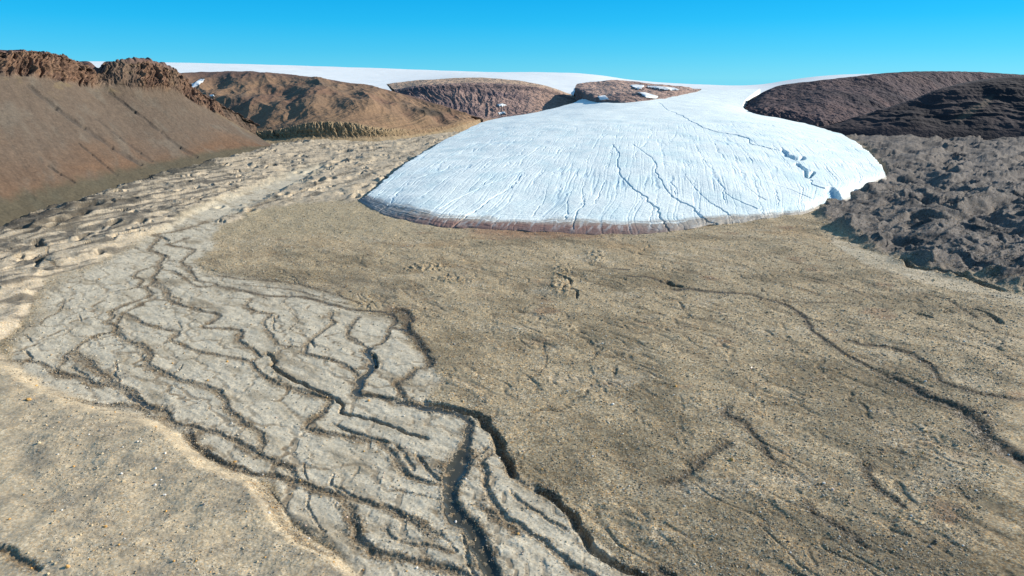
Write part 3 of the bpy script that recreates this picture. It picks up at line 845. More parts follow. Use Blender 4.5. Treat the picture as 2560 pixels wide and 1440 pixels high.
def lerp_rows(a, b_, t, sag=0.0):
    return [tuple(np.array(p) * (1 - t) + np.array(q) * t + np.array([0, 0, -sag])) for p, q in zip(a, b_)]


skirt = shift(brow, 18, -4, z=-8)
back = shift(crow, -160, 60, dz=-4)
back2 = shift(crow, -420, 160, dz=-90)
curves = [skirt, brow, lerp_rows(brow, foot, 0.33, 5.0), lerp_rows(brow, foot, 0.66, 4.0), foot, ctop, crow, back, back2]
S, tv = loft(curves, 900, 620, knots=[0, 1, 1.5, 2, 2.5, 3, 3.5, 4, 4.3, 4.6, 4.9, 5.2, 6, 7, 8])
N = normals(S); al = along(S)[None, :] * np.ones((len(tv), 1)); vv = tv[:, None] * np.ones((1, S.shape[1]))
cliff = sst(3.88, 4.08, vv + 0.10 * fbm(al / 25, vv * 2, 3, 201)) * (1 - sst(5.25, 5.6, vv))
gapm = 0.35 + 0.65 * sst(-0.5, 0.1, fbm(al / 70 + 3, vv * 0, 2, 202))
flute = ridged(al / 14 + fbm(al / 30, vv * 2, 2, 207) * .5, vv * 0.35, 4, 203, .62)
blk = ridged(al / 5, vv * 5, 3, 204)
lw = fbm(al / 16, vv * 3, 4, 205)
sx0, sy0 = proj(S[..., 0], S[..., 1], S[..., 2])
knoll = sst(236, 285, sx0) * (1 - sst(420, 480, sx0)) * sst(3.7, 4.2, vv) * (1 - sst(5.4, 6.3, vv))
d = cliff * gapm * (17.0 * (flute - 0.5) + 4.0 * (blk - 0.5)) + (1 - cliff) * (0.3 * lw) + 9 * knoll
d += sst(1.0, 3.8, vv) * (1 - cliff) * 1.8 * fbm(al / 80, vv * 0.6, 3, 206)
# gullies running straight down the scree (traced)
GUL = [(Z(Z1, (200, 320), (400, 480), (600, 620), (800, 760), (1000, 880)), 7, 1.8), (Z(Z1, (780, 370), (960, 510), (1140, 650), (1280, 760), (1400, 830)), 5, 1.6),
       (Z(Z1, (680, 560), (850, 690), (1000, 800), (1080, 860)), 4, 0.8), (Z(Z1, (340, 890), (430, 950), (530, 1010)), 4, 1.2),
       (Z(Z1, (560, 730), (660, 810), (760, 900), (830, 960)), 4, 0.9), (Z(Z1, (1500, 600), (1650, 690), (1750, 760)), 3, 0.5)]
sx, sy = proj(S[..., 0], S[..., 1], S[..., 2])
gm = np.zeros(sx.shape)
for pts, wpx, dp in GUL:
    for (a, b_), (c_, e_) in zip(pts[:-1], pts[1:]):
        ex, ey = c_ - a, e_ - b_
        t = np.clip(((sx - a) * ex + (sy - b_) * ey) / (ex * ex + ey * ey), 0, 1)
        dd = np.hypot(sx - a - t * ex + lw * 3, sy - b_ - t * ey) / wpx
        q = (1 - sst(0.2, 1.0, dd)) * (0.6 + 0.4 * lw)
        d -= q * dp * 1.5; gm = np.maximum(gm, q * min(1, dp))
rill = 1.1 * ridged(al / 16 + 0.1 * lw, vv * 0.15, 3, 208) * sst(1.2, 2, vv) * (1 - sst(3.6, 3.9, vv))
d -= 0.5 * rill
S = S + N * d[..., None]
S[..., 2] -= sst(4.6, 5.2, vv) * (9 * np.exp(-((sx0 - 243) / 13) ** 2) + 5.0 * ridged(al / 12, vv * .5, 4, 216, .65) - 4.0) * (1 - sst(6.4, 7, vv))
c_scree = mixc(C(96, 83, 70) * np.ones(S.shape), C(106, 82, 62), sst(2.6, 1.2, vv + 0.5 * fbm(al / 120, vv, 3, 211)))
c_scree = mixc(c_scree, C(104, 96, 84), sst(0, .6, fbm(al / 35, vv * 1.2, 4, 212)) * 0.6)
c_scree = mixc(c_scree, C(78, 75, 60), sst(1.62, 1.32, vv + 0.1 * lw + 0.08 * fbm(al / 60, vv * 0, 2, 213)) * 0.85)
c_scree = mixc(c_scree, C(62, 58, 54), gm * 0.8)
c_scree = mixc(c_scree, C(122, 106, 74), sst(0.2, .6, fbm(al / 40, vv * 3, 3, 214)) * sst(3.3, 3.9, vv) * 0.4)
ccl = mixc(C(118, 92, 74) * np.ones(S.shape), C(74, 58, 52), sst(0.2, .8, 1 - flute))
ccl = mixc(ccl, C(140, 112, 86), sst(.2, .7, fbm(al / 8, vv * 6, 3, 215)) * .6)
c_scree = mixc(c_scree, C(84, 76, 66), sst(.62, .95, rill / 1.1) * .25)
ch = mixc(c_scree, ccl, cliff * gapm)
ch = mixc(ch, C(108, 84, 76), sst(5.3, 5.7, vv))
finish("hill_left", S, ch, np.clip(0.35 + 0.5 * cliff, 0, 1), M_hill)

# --- brown hill behind
rows = rowsP(
    [(520, 350, 1140), (620, 352, 1120), (700, 350, 1110), (780, 347, 1110), (870, 346, 1120), (960, 345, 1150), (1050, 336, 1240), (1130, 322, 1330), (1200, 300, 1450)],
    [(520, 330, 1160), (620, 330, 1140), (695, 325, 1128), (780, 309, 1128), (860, 307, 1138), (945, 321, 1165), (1045, 322, 1255), (1130, 312, 1345), (1201, 299, 1460)],
    [(480, 290, 1350), (610, 304, 1250), (705, 290, 1220), (810, 262, 1240), (910, 262, 1260), (1000, 282, 1300), (1080, 294, 1360), (1145, 300, 1410), (1202, 297.5, 1480)],
    [(420, 232, 1550), (520, 240, 1480), (640, 232, 1480), (760, 220, 1500), (880, 226, 1500), (980, 246, 1500), (1070, 270, 1480), (1140, 287, 1470), (1203, 297, 1500)],
    [(380, 186, 1700), (480, 181, 1780), (620, 178, 1800), (740, 189, 1760), (860, 206, 1700), (960, 224, 1650), (1060, 252, 1570), (1140, 278, 1520), (1204, 296.5, 1510)])
rows = [shift(rows[0], 10, -60, z=-8)] + rows + [shift(rows[-1], -40, 260, dz=-60)]
S, tv = loft(rows, 760, 420, knots=[0, 1, 1.5, 2, 2.5, 3, 3.5, 4, 4.5, 5, 6])
N = normals(S); al = along(S)[None, :] * np.ones((len(tv), 1)); vv = tv[:, None] * np.ones((1, S.shape[1]))
WX, WY = S[..., 0], S[..., 1]
cliff = sst(1.1, 1.25, vv) * (1 - sst(1.95, 2.1, vv)) * sst(60, 110, al) * (1 - sst(440, 600, al))
cliff = np.maximum(cliff, 0.35 * sst(0.9, 1.2, vv) * (1 - sst(1.9, 2.1, vv)))
flute = 0.6 * ridged(al / 17 + vv * 0.6 + fbm(al / 40, vv, 3, 228), vv * 0.5, 4, 221, .6) + 0.4 * ridged(al / 6 + vv, vv * 3, 3, 227)
rid = ridged((WX + .35 * WY) / 150 + 0.3, (WY - .35 * WX) / 520, 4, 222, .45)
d = cliff * 9 * (flute - 0.55) + (1 - cliff) * (26 * (rid - 0.5) * sst(2.1, 3, vv) * (1 - sst(4.4, 5, vv)) + 3.0 * fbm(WX / 60, WY / 60, 5, 223, .55))
d += sst(1, 2, vv) * 3.0 * (ridged(al / 60 - vv * 1.6, vv * 0.6, 4, 224) - 0.5) * (1 - cliff) * (1 - sst(4.6, 5, vv))
S = S + N * d[..., None]
nn = fbm(WX / 160, WY / 260, 5, 225, .6)
cc = mixc(C(132, 106, 82) * np.ones(S.shape), C(110, 92, 75), sst(-.1, .7, nn))
cc = mixc(cc, C(108, 80, 66), sst(0, .6, fbm(WX / 90, WY / 160, 4, 226, .5)) * .55)
cc = mixc(cc, C(92, 84, 62), sst(3.1, 2.1, vv) * 0.55 * sst(-.4, .3, nn))
cc = mixc(cc, C(96, 74, 68), sst(4.3, 5, vv) * .8)
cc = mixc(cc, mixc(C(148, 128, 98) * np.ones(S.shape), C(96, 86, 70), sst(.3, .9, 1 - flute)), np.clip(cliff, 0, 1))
cc = mixc(cc, C(158, 138, 106), sst(1.25, 0.9, vv + .1 * nn) * .9)
cc = mixc(cc, C(168, 140, 108), sst(600, 760, al) * sst(3.6, 1.5, vv + .5 * nn) * .9)
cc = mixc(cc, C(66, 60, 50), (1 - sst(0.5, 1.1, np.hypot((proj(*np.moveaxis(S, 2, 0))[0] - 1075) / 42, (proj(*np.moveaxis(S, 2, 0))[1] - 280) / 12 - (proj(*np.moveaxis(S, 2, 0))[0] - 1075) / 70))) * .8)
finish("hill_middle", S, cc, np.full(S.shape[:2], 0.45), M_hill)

# --- purple table hill
rows = rowsP(
    [(1000, 250, 2000), (1060, 270, 1900), (1120, 287, 1850), (1190, 297, 1800), (1270, 293, 1830), (1350, 286, 1900), (1430, 278, 2000), (1468, 267, 2150)],
    [(992, 236, 2120), (1060, 245, 2050), (1130, 250, 2000), (1200, 252, 2000), (1280, 250, 2050), (1360, 252, 2120), (1430, 262, 2200), (1469, 264, 2250)],
    [(985, 224, 2250), (1050, 213, 2200), (1120, 209, 2200), (1200, 207, 2250), (1290, 211, 2300), (1370, 222, 2350), (1430, 242, 2350), (1470, 261, 2330)],
    [(966, 210, 2600), (1040, 202, 2700), (1120, 197, 2760), (1200, 195, 2800), (1280, 201, 2800), (1350, 213, 2750), (1420, 235, 2600), (1471, 259, 2450)])
rows = [shift(rows[0], 0, -60, z=-10)] + rows + [shift(rows[-1], 0, 300, dz=-70)]
S, tv = loft(rows, 520, 320, knots=[0, 1, 1.5, 2, 2.4, 2.8, 3, 4, 5])
N = normals(S); al = along(S)[None, :] * np.ones((len(tv), 1)); vv = tv[:, None] * np.ones((1, S.shape[1])); WX, WY = S[..., 0], S[..., 1]
rib = ridged(al / 34 + vv * .7 + .5 * fbm(al / 60, vv, 3, 239), vv * 1.0, 4, 231, .6)
d = sst(1, 1.3, vv) * (1 - sst(2.7, 3, vv)) * sst(560, 380, al) * 8 * (rib - .55) + 3.0 * fbm(WX / 80, WY / 80, 5, 232)
S = S + N * d[..., None]
nn = fbm(WX / 120, WY / 120, 5, 233, .6)
cc = mixc(C(146, 122, 112) * np.ones(S.shape), C(108, 92, 92), sst(-.2, .5, nn))
cc = mixc(cc, C(170, 140, 120), sst(420, 620, al) * .8)
cc = mixc(cc, C(180, 154, 130), sst(2.9, 3.1, vv) * .95)
cc = mixc(cc, C(76, 66, 66), (1 - sst(.0, .22, np.abs(vv - 2.72 + .12 * nn))) * .7)
finish("hill_purple", S, cc, np.full(S.shape[:2], 0.5), M_far)

# --- small brown hill between two arms of ice
rows = rowsP(
    [(1437, 222, 2150), (1465, 236, 1850), (1500, 247, 1640), (1560, 253, 1560), (1620, 250, 1620), (1680, 240, 1850), (1745, 228, 2350)],
    [(1438, 219, 2200), (1470, 226, 2000), (1510, 236, 1760), (1565, 238, 1700), (1625, 236, 1760), (1685, 230, 2000), (1748, 227, 2400)],
    [(1440, 215, 2260), (1480, 211, 2250), (1530, 213, 2150), (1580, 216, 2100), (1635, 218, 2150), (1690, 221, 2250), (1750, 226, 2450)],
    [(1442, 213, 2300), (1485, 206, 2400), (1535, 201, 2450), (1590, 205, 2450), (1640, 212, 2450), (1695, 218, 2500), (1752, 225.5, 2500)])
rows = [shift(rows[0], 0, -30, dz=-30)] + rows + [shift(rows[-1], 0, 200, dz=-60)]
S, tv = loft(rows, 300, 200)
N = normals(S); vv = tv[:, None] * np.ones((1, S.shape[1])); WX, WY = S[..., 0], S[..., 1]
d = 10 * (ridged(WX / 110, WY / 200, 4, 241) - .5) * sst(.8, 1.5, vv) * (1 - sst(3.5, 4, vv))
S = S + N * d[..., None]
cc = mixc(C(176, 148, 132) * np.ones(S.shape), C(138, 114, 106), sst(-.1, .5, fbm(WX / 90, WY / 160, 4, 242)))
cc = mixc(cc, C(110, 92, 88), sst(1.6, 1.2, vv) * .7)
finish("hill_small", S, cc, np.full(S.shape[:2], 0.4), M_far)

# --- far hill on the right
rows = rowsP(
    [(1866, 266, 1620), (1884, 284, 1440), (1960, 292, 1380), (2060, 302, 1340), (2150, 306, 1400), (2280, 306, 1600), (2420, 305, 1700), (2560, 305, 1800), (2900, 305, 1800)],
    [(1870, 262, 1680), (1896, 264, 1560), (1970, 268, 1500), (2070, 272, 1480), (2170, 268, 1560), (2300, 262, 1700), (2430, 258, 1850), (2580, 255, 1900), (2920, 250, 1900)],
    [(1876, 253, 1760), (1920, 232, 1740), (1990, 228, 1720), (2090, 222, 1720), (2190, 216, 1760), (2310, 214, 1850), (2440, 212, 2000), (2590, 210, 2050), (2930, 205, 2050)],
    [(1884, 243, 1790), (1945, 215, 1840), (2030, 203, 1850), (2125, 192, 1900), (2235, 181, 1960), (2330, 178, 2050), (2450, 180, 2150), (2600, 188, 2250), (2950, 194, 2300)])
rows = [shift(rows[0], 0, -40, dz=-40)] + rows + [shift(rows[-1], 60, 350, dz=-50)]
S, tv = loft(rows, 620, 360)
N = normals(S); al = along(S)[None, :] * np.ones((len(tv), 1)); vv = tv[:, None] * np.ones((1, S.shape[1])); WX, WY = S[..., 0], S[..., 1]
nn = fbm(WX / 110, WY / 140, 5, 251, .55)
d = 9 * nn * sst(1, 1.6, vv) * (1 - sst(3.6, 4, vv)) + 0.9 * fbm(WX / 25, WY / 30, 4, 252)
d += 8 * (ridged(WX / 22, WY / 30, 4, 253) - .5) * sst(2, 1.2, vv) * sst(500, 150, al)
S = S + N * d[..., None]
cc = mixc(C(82, 67, 68) * np.ones(S.shape), C(58, 49, 54), sst(-.2, .5, fbm(WX / 150, WY / 220, 4, 254)))
cc = mixc(cc, C(106, 84, 80), sst(.1, .6, fbm(WX / 90, WY / 130, 4, 255)) * .6)
finish("hill_right_far", S, cc, np.full(S.shape[:2], 0.4), M_far)

# --- hill nearer on the right, its shaded face put into a darker colour
rows = rowsP(
    [(2040, 318, 1290), (2120, 322, 1260), (2230, 324, 1230), (2350, 326, 1210), (2470, 329, 1190), (2590, 334, 1160), (2760, 345, 1100), (3100, 360, 1000)],
    [(2060, 314, 1300), (2150, 306, 1280), (2260, 300, 1260), (2370, 297, 1245), (2480, 294, 1230), (2600, 292, 1205), (2780, 290, 1150), (3150, 285, 1050)],
    [(2075, 311, 1310), (2165, 293, 1305), (2270, 275, 1300), (2380, 258, 1290), (2490, 250, 1280), (2610, 246, 1260), (2800, 240, 1210), (3200, 220, 1120)],
    [(2085, 309, 1320), (2170, 284, 1330), (2260, 255, 1340), (2350, 222, 1345), (2450, 202, 1350), (2580, 191, 1345), (2820, 180, 1320), (3250, 170, 1250)])
rows = [shift(rows[0], -10, -40, z=-14)] + rows + [shift(rows[-1], 120, 160, dz=-6), shift(rows[-1], 300, 400, dz=-110)]
S, tv = loft(rows, 640, 420, knots=[0, 1, 1.5, 2, 2.5, 3, 3.5, 4, 5, 6])
N = normals(S); al = along(S)[None, :] * np.ones((len(tv), 1)); vv = tv[:, None] * np.ones((1, S.shape[1])); WX, WY = S[..., 0], S[..., 1]
ter = 3.0 * (ridged(S[..., 2] / 13 + .4 * fbm(WX / 60, WY / 60, 3, 261), WX / 500, 2, 262) - .5)
d = (6 * fbm(WX / 90, WY / 110, 5, 263, .55) + ter) * sst(.8, 1.5, vv) * (1 - sst(3.6, 4, vv) * .7)
S = S + N * d[..., None]
cc = mixc(C(62, 51, 52) * np.ones(S.shape), C(44, 38, 41), sst(-.2, .5, fbm(WX / 120, WY / 120, 4, 264)))  # slope turned from the sun: its shade is part of this albedo
sx, sy = proj(*np.moveaxis(S, 2, 0))
cc = mixc(cc, C(104, 88, 74), (1 - sst(3, 16, np.abs(sy - (262 + (2455 - sx) * .62) + 6 * fbm(sx / 20, sy / 20, 3, 265)))) * sst(2380, 2410, sx) * sst(2490, 2465, sx) * .8)
finish("hill_right", S, cc, np.full(S.shape[:2], 0.35), M_hill)

# --- ice cap on the sky line
pxs = [-900, -300, 200, 600, 960, 1200, 1440, 1600, 1750, 1900, 2050, 2200, 2450, 2800, 3600]
r1 = [205, 205, 205, 212, 232, 208, 222, 226, 224, 224, 216, 215, 215, 215, 215]
r2 = [176, 176, 178, 186, 199, 191, 197, 212, 218, 217, 202, 196, 196, 196, 196]
r3 = [148, 150, 153, 160, 171, 179.5, 183, 202, 212.5, 214, 191, 184, 186, 190, 190]
r25 = [160, 161, 163, 170, 184, 184, 188, 207, 215, 216, 196, 189, 190, 192, 192]
rows = [[(P(a, 230, 2150)[0], 2150, 18) for a in pxs], [P(a, q, 2850) for a, q in zip(pxs, r1)], [P(a, q, 3800) for a, q in zip(pxs, r2)],
        [P(a, q, 4700) for a, q in zip(pxs, r25)], [P(a, q, 5700) for a, q in zip(pxs, r3)]]
rows.append([(x * 1.2, 7200, z - 20) for x, y, z in rows[-1]]); rows.append([(x * 1.4, 10500, z - 260) for x, y, z in rows[-2]])
S, tv = loft(rows, 420, 260)
WX, WY = S[..., 0], S[..., 1]
S[..., 2] += 2.5 * fbm(WX / 300, WY / 300, 4, 271) + 0.6 * fbm(WX / 60, WY / 60, 3, 272)
grid_mesh("ice_cap", S[..., 0], S[..., 1], S[..., 2], {}, M_snow)

# --- the glacier lobe
# rows run from the head to the toe, points from the left margin to the right margin
GR = [
 [G(1425, 214, 66), G(1500, 217, 64), G(1580, 221, 62), G(1660, 223, 60), G(1740, 224, 60), G(1820, 224, 61), G(1905, 222, 62)],
 [G(1452, 246, 46), G(1520, 249, 50), G(1590, 250, 51), G(1660, 249, 51), G(1730, 247, 51), G(1800, 246, 50), G(1868, 250, 47)],
 [G(1340, 280, 26), G(1450, 275, 36), G(1550, 271, 41), G(1650, 268, 43), G(1740, 267, 43), G(1810, 268, 41), G(1866, 274, 34)],
 [G(1216, 300, 16), G(1350, 300, 28), G(1490, 298, 34), G(1630, 295, 36), G(1760, 293, 36), G(1870, 291, 33), G(1990, 300, 19)],
 [G(1110, 345, 11), G(1270, 345, 22), G(1440, 345, 27), G(1620, 345, 29), G(1800, 341, 29), G(1960, 334, 25), G(2120, 338, 12)],
 [G(990, 415, 8), G(1170, 420, 15), G(1390, 425, 19), G(1620, 425, 20.5), G(1850, 420, 20.5), G(2040, 405, 18), G(2195, 388, 10)],
 [G(915, 475, 4), G(1090, 492, 8.5), G(1350, 500, 9), G(1620, 500, 9.3), G(1870, 490, 9.5), G(2080, 458, 10), G(2222, 424, 8)],
 [G(897, 489, 3), G(1050, 525, 4.6), G(1300, 540, 3.8), G(1600, 543, 3.7), G(1880, 527, 4), G(2070, 488, 6), G(2226, 436, 6)],
 [G(884, 496, 0.3), G(1020, 552, 0.5), G(1290, 575, 0.5), G(1610, 580, 0.5), G(1890, 548, 0.5), G(2080, 512, 0.8), G(2240, 446, 0.5)],
]
GR.append(shift(GR[-1], 0, -5, z=-5))
S, tv = loft(GR, 1150, 900, knots=[0, 1, 2, 3, 3.6, 4.2, 4.8, 5.3, 5.8, 6.3, 6.7, 7, 7.35, 7.7, 8, 9])
nv, nu = S.shape[:2]
us = np.linspace(0, 1, nu)[None, :] * np.ones((nv, 1)); vv = tv[:, None] * np.ones((1, nu))
# drop the margins down to the ground
sx, sy = proj(*np.moveaxis(S, 2, 0)); sx = sx.copy(); sy = sy.copy()
WX, WY = S[..., 0].copy(), S[..., 1].copy()
WW = np.linalg.norm(S[:, -1] - S[:, 0], axis=1)[:, None] * np.ones((1, nu))
ax_ = (us - 0.5) * WW                                        # metres across the flow
sl_ = np.concatenate([[0], np.cumsum(np.linalg.norm(np.diff(S[:, nu // 2], axis=0), axis=1))])[:, None] * np.ones((1, nu))
dz = np.zeros((nv, nu)); gl = np.zeros((nv, nu))
# traced meltwater gullies and crevasse lines
GG = [
 (Z(Z2, (1430, 810), (1400, 870), (1350, 910), (1210, 990), (1130, 1050), (1050, 1100), (930, 1190)), 4.5, 2.4),
 (Z(Z2, (2080, 600), (2120, 680), (2125, 800), (2180, 860), (2230, 920), (2310, 970), (2330, 1010), (2390, 1050), (2420, 1110), (2450, 1160), (2490, 1240)), 4.6, 3.0),
 (Z(Z2, (2220, 600), (2380, 720), (2390, 800), (2440, 880), (2500, 960)) + Z(Z3, (50, 960), (110, 1000), (200, 1040), (250, 1100), (330, 1150), (430, 1190)), 4.5, 2.4),
 (Z(Z3, (230, 910), (320, 1000), (400, 1050), (470, 1105)), 3.5, 1.6),
 (Z(Z3, (120, 780), (230, 910)), 2.5, 1.0),
 (Z(Z2, (1880, 860), (1860, 970), (1880, 1020), (1820, 1090), (1800, 1200)), 4, 1.7),
 (Z(Z2, (1760, 1000), (1760, 1080), (1740, 1130)), 4, 1.6),
 (Z(Z2, (1560, 540), (1300, 680), (1000, 750), (800, 800), (650, 850)), 3, 1.3),
 (Z(Z2, (1850, 600), (1700, 650), (1440, 780), (1180, 900), (950, 1000), (850, 1060)), 3, 1.2),
 (Z(Z2, (1620, 880), (1600, 980), (1560, 1040), (1510, 1100)), 3, 1.1),
 (Z(Z3, (700, 860), (830, 900), (1050, 990)), 3, 1.0), (Z(Z3, (380, 850), (470, 970), (660, 1060)), 3, 1.2),
 (Z(Z3, (530, 850), (640, 950), (720, 1000)), 3, 1.0), (Z(Z3, (1160, 850), (1170, 880), (1200, 900)), 3, 1.0),
 (Z(Z3, (-40, 300), (20, 350), (80, 375), (140, 400), (200, 440), (280, 480), (420, 515), (520, 535), (600, 560), (620, 595), (740, 630), (850, 650)), 3.2, 3.0),
 (Z(Z3, (840, 645), (890, 680), (950, 695), (985, 695)), 15, 7.0), (Z(Z3, (940, 735), (1000, 775), (1030, 830), (1060, 800)), 12, 6.5),
 (Z(Z3, (1040, 850), (1060, 890), (1180, 930), (1210, 980)), 5, 3.5), (Z(Z3, (1180, 925), (1200, 970), (1220, 1020)), 34, 11.0),
 (Z(Z3, (1400, 900), (1450, 940), (1510, 970)), 7, 2.0), (Z(Z3, (1590, 800), (1600, 860)), 3, 2.0),
 (Z(Z2, (330, 860), (480, 790), (560, 720)), 5, 2.0), (Z(Z2, (230, 950), (300, 900)), 6, 2.0),
]
gn = fbm(WX / 6, WY / 6, 3, 301)
for gi, (pts, wpx, dp) in enumerate(GG):
    pp = catmull(pts, (len(pts) - 1) * 5 + 1)
    jj = np.array([lr.uniform(-1, 1) for _ in pp]); pp[1:-1, 0] += jj[1:-1] * min(wpx, 5) * 0.8
    tt = np.linspace(0.35, 1, len(pp))
    for k in range(len(pp) - 1):
        (a, b_), (c_, e_) = pp[k], pp[k + 1]
        m_ = (np.abs(sx - a) < 60) & (np.abs(sy - b_) < 45)
        if not m_.any():
            continue
        X_, Y_ = sx[m_], sy[m_]
        ex, ey = c_ - a, (e_ - b_) * 1.6
        t = np.clip(((X_ - a) * ex + (Y_ - b_) * 1.6 * ey) / (ex * ex + ey * ey + 1e-9), 0, 1)
        dd = np.hypot(X_ - a - t * ex + gn[m_] * 1.2, (Y_ - b_) * 1.6 - t * ey) / (wpx * 0.5 * (0.6 + 0.6 * tt[k]))
        q = 1 - sst(0.35, 1.1, dd)
        dz[m_] = np.minimum(dz[m_], -q * dp * tt[k] * (0.45 if dp < 4 else 1)); gl[m_] = np.maximum(gl[m_], q * min(1.0, dp / 4.0))
# many thin runnels along the flow
wv = fbm(ax_ / 22, sl_ / 60, 4, 302)
rn = np.zeros((nv, nu))
for N_, amp, thn, wg, sd_ in ((26, 0.60, 0.07, 0.30, 303), (75, 0.42, 0.12, 0.5, 304), (180, 0.24, 0.2, 0.8, 305)):
    m1 = pn(us * N_ + wg * wv * 0.5 + 0.10 * pn(sl_ / 9, us * 60, 306 + sd_), sl_ / 420 + sd_, sd_)
    rn -= amp * (1 - sst(0, thn, np.abs(m1))) * sst(-.3, .2, pn(us * N_ * 0.7, sl_ / 60, sd_ + 5))
rn *= 0.8 * sst(2.5, 4.2, vv) * (0.55 + 0.45 * sst(-.3, .3, fbm(WX / 45, WY / 45, 2, 318)))
dz += rn * sst(0, 40, WX * 0 + np.minimum(us, 1 - us) * WW + 12)
S[..., 2] += dz + 0.16 * fbm(WX / 9, WY / 9, 4, 307) * sst(1.5, 3, vv) + 1.6 * fbm(WX / 90, WY / 90, 3, 308) * (1 - sst(6.5, 8, vv))
# transverse shear bands near the toe
S[..., 2] += 0.35 * sst(6.3, 7.2, vv) * (ridged(us * 3, vv * 7 + 0.3 * gn, 2, 309) - .5)
# margins: pull the outer strips down and outward
e0 = 1 - sst(0, 0.011, us); e1 = sst(1 - 0.011, 1, us)
ed = np.maximum(e0, e1)
out_dir = np.stack([np.where(us < .5, -1.0, 1.0), 0 * us], -1)
S[..., 0] += out_dir[..., 0] * ed * (4 + 2.0 * gn)
S[..., 2] = S[..., 2] * (1 - ed) + ed * (-9.0)
ragged = ridged(sl_ / 16, us * 0, 3, 310)
S[..., 0] -= out_dir[..., 0] * sst(0.03, 0.0, np.minimum(us, 1 - us)) * ragged * 5.0 * sst(3, 5, vv)
toe_r = ridged(ax_ / 9, vv * 0, 4, 311)
S[..., 1] += sst(6.8, 8, vv) * ((toe_r - .5) * 1.2 + 9 * fbm(ax_ / 55, vv * .4, 4, 316, .55))
# colours: clean ice, dirt on the ramp, rust low in the middle
c_ice = C(236, 243, 237); c_ice2 = C(214, 232, 230)
cc = mixc(c_ice * np.ones(S.shape), c_ice2, sst(-.3, .7, fbm(WX / 30, WY / 50, 4, 312)) * .8 * sst(2.0, 4.0, vv))
cc = mixc(cc, C(196, 222, 234), np.clip(-rn * 2, 0, 1) * .45)
cc = mixc(cc, C(120, 170, 196), gl * .65)
dirt_edge = 7.15 + 0.30 * fbm(ax_ / 34, vv, 4, 313) - 0.45 * sst(.32, .0, us) + 0.45 * sst(0.60, 0.78, us) * (1 - sst(.9, .96, us)) - 0.1 * sst(.85, 1, us)
stre = fbm(ax_ / 3.5 + vv * 2.5, vv * 1.6, 4, 314)
dm = sst(-.12, .22, vv - dirt_edge + 0.06 * stre)
cd = mixc(C(160, 148, 132) * np.ones(S.shape), C(128, 84, 66), sst(.1, .22, us) * (1 - sst(.45, .58, us)) * sst(7.2, 7.7, vv))
cd = mixc(cd, C(190, 192, 188), sst(.0, .5, stre) * .6 * (1 - sst(7.4, 8.2, vv) * .6))
cd = mixc(cd, C(104, 70, 58), sst(7.6, 8, vv) * (1 - sst(.5, .62, us)) * sst(.05, .15, us) * .6)
lines = (1 - sst(0, .05, np.abs(vv - dirt_edge - .18 + .04 * gn))) * .7
cc = mixc(cc, cd, dm * .92)
cc = mixc(cc, c_ice, lines * dm)
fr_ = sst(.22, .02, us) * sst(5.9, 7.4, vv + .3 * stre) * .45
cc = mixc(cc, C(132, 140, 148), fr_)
cc = mixc(cc, C(112, 98, 84), ed * .9)
cc = mixc(cc, C(150, 140, 124), sst(2.2, 1.0, np.abs(us - .955) / .03) * sst(6.9, 7.4, vv) * .6)
grid_mesh("glacier", S[..., 0], S[..., 1], S[..., 2], {"col": cc}, M_ice)
PATCH_SRC["glacier"] = S


# ------------------------------------------------------------------ snow patches: thin drifts lying on the hills
def patch(src, poly, name, label, thick=1.2):
    S = PATCH_SRC[src]
    px, py = proj(*np.moveaxis(S, 2, 0))
    vis = np.ones(px.shape, bool)
    sd = sd_poly(px, py, poly)
    if name != "glacier_snow":
        vis[int(S.shape[0] * 0.93):] = False
    m = (sd > -0.6) & vis
    kp = m[:-1, :-1] & m[1:, :-1] & m[:-1, 1:] & m[1:, 1:]
    seen = np.zeros(kp.shape, bool); best = []
    for j, i in zip(*np.nonzero(kp)):
        if seen[j, i]:
            continue
        st = [(j, i)]; seen[j, i] = True; comp = []
        while st:
            a, b_ = st.pop(); comp.append((a, b_))
            for c_, e_ in ((a + 1, b_), (a - 1, b_), (a, b_ + 1), (a, b_ - 1)):
                if 0 <= c_ < kp.shape[0] and 0 <= e_ < kp.shape[1] and kp[c_, e_] and not seen[c_, e_]:
                    seen[c_, e_] = True; st.append((c_, e_))
        if len(comp) > len(best):
            best = comp
    kp = np.zeros(kp.shape, bool)
    for j, i in best:
        kp[j, i] = True
    if kp.sum() < 3:
        print("empty patch", label); return
    z = S[..., 2] + thick * sst(-1.2, 1.2, sd) - 0.4
    o = grid_mesh(name, S[..., 0], S[..., 1] - 0.5 * thick, z + 0.8, {}, M_snow, kind=None, keep=kp)
    o['label'] = label; o['category'] = 'snow patch'; o['group'] = 'old snow patches on the hills'


patch("hill_middle", [(470, 213), (485, 210), (500, 199), (513, 199), (508, 208), (490, 219), (478, 225), (470, 219)], "snow_patch", "white snow wedge filling a notch in the ridge behind the left cliffs", 2)
patch("hill_middle", [(524, 239), (534, 238), (537, 242), (527, 243)], "snow_patch", "tiny white snow spot low in the gully behind the left ridge", 2)
patch("hill_purple", [(1243, 262), (1256, 260), (1267, 264), (1258, 267), (1245, 266)], "snow_patch", "upper of two small snow spots on the purple hill's face", 2)
patch("hill_purple", [(1244, 283), (1260, 280), (1265, 284), (1250, 287)], "snow_patch", "lower of two small snow spots on the purple hill, just above the ice", 2)
patch("hill_small", [(1574, 214), (1590, 213), (1610, 215), (1608, 220), (1600, 226), (1588, 224)], "snow_patch", "left of the snow patches along the top of the small brown hill", 3)
patch("hill_small", [(1616, 216), (1645, 217), (1685, 221), (1700, 226), (1660, 227), (1640, 223), (1618, 220)], "snow_patch", "long snow patch right along the top of the small brown hill", 3)
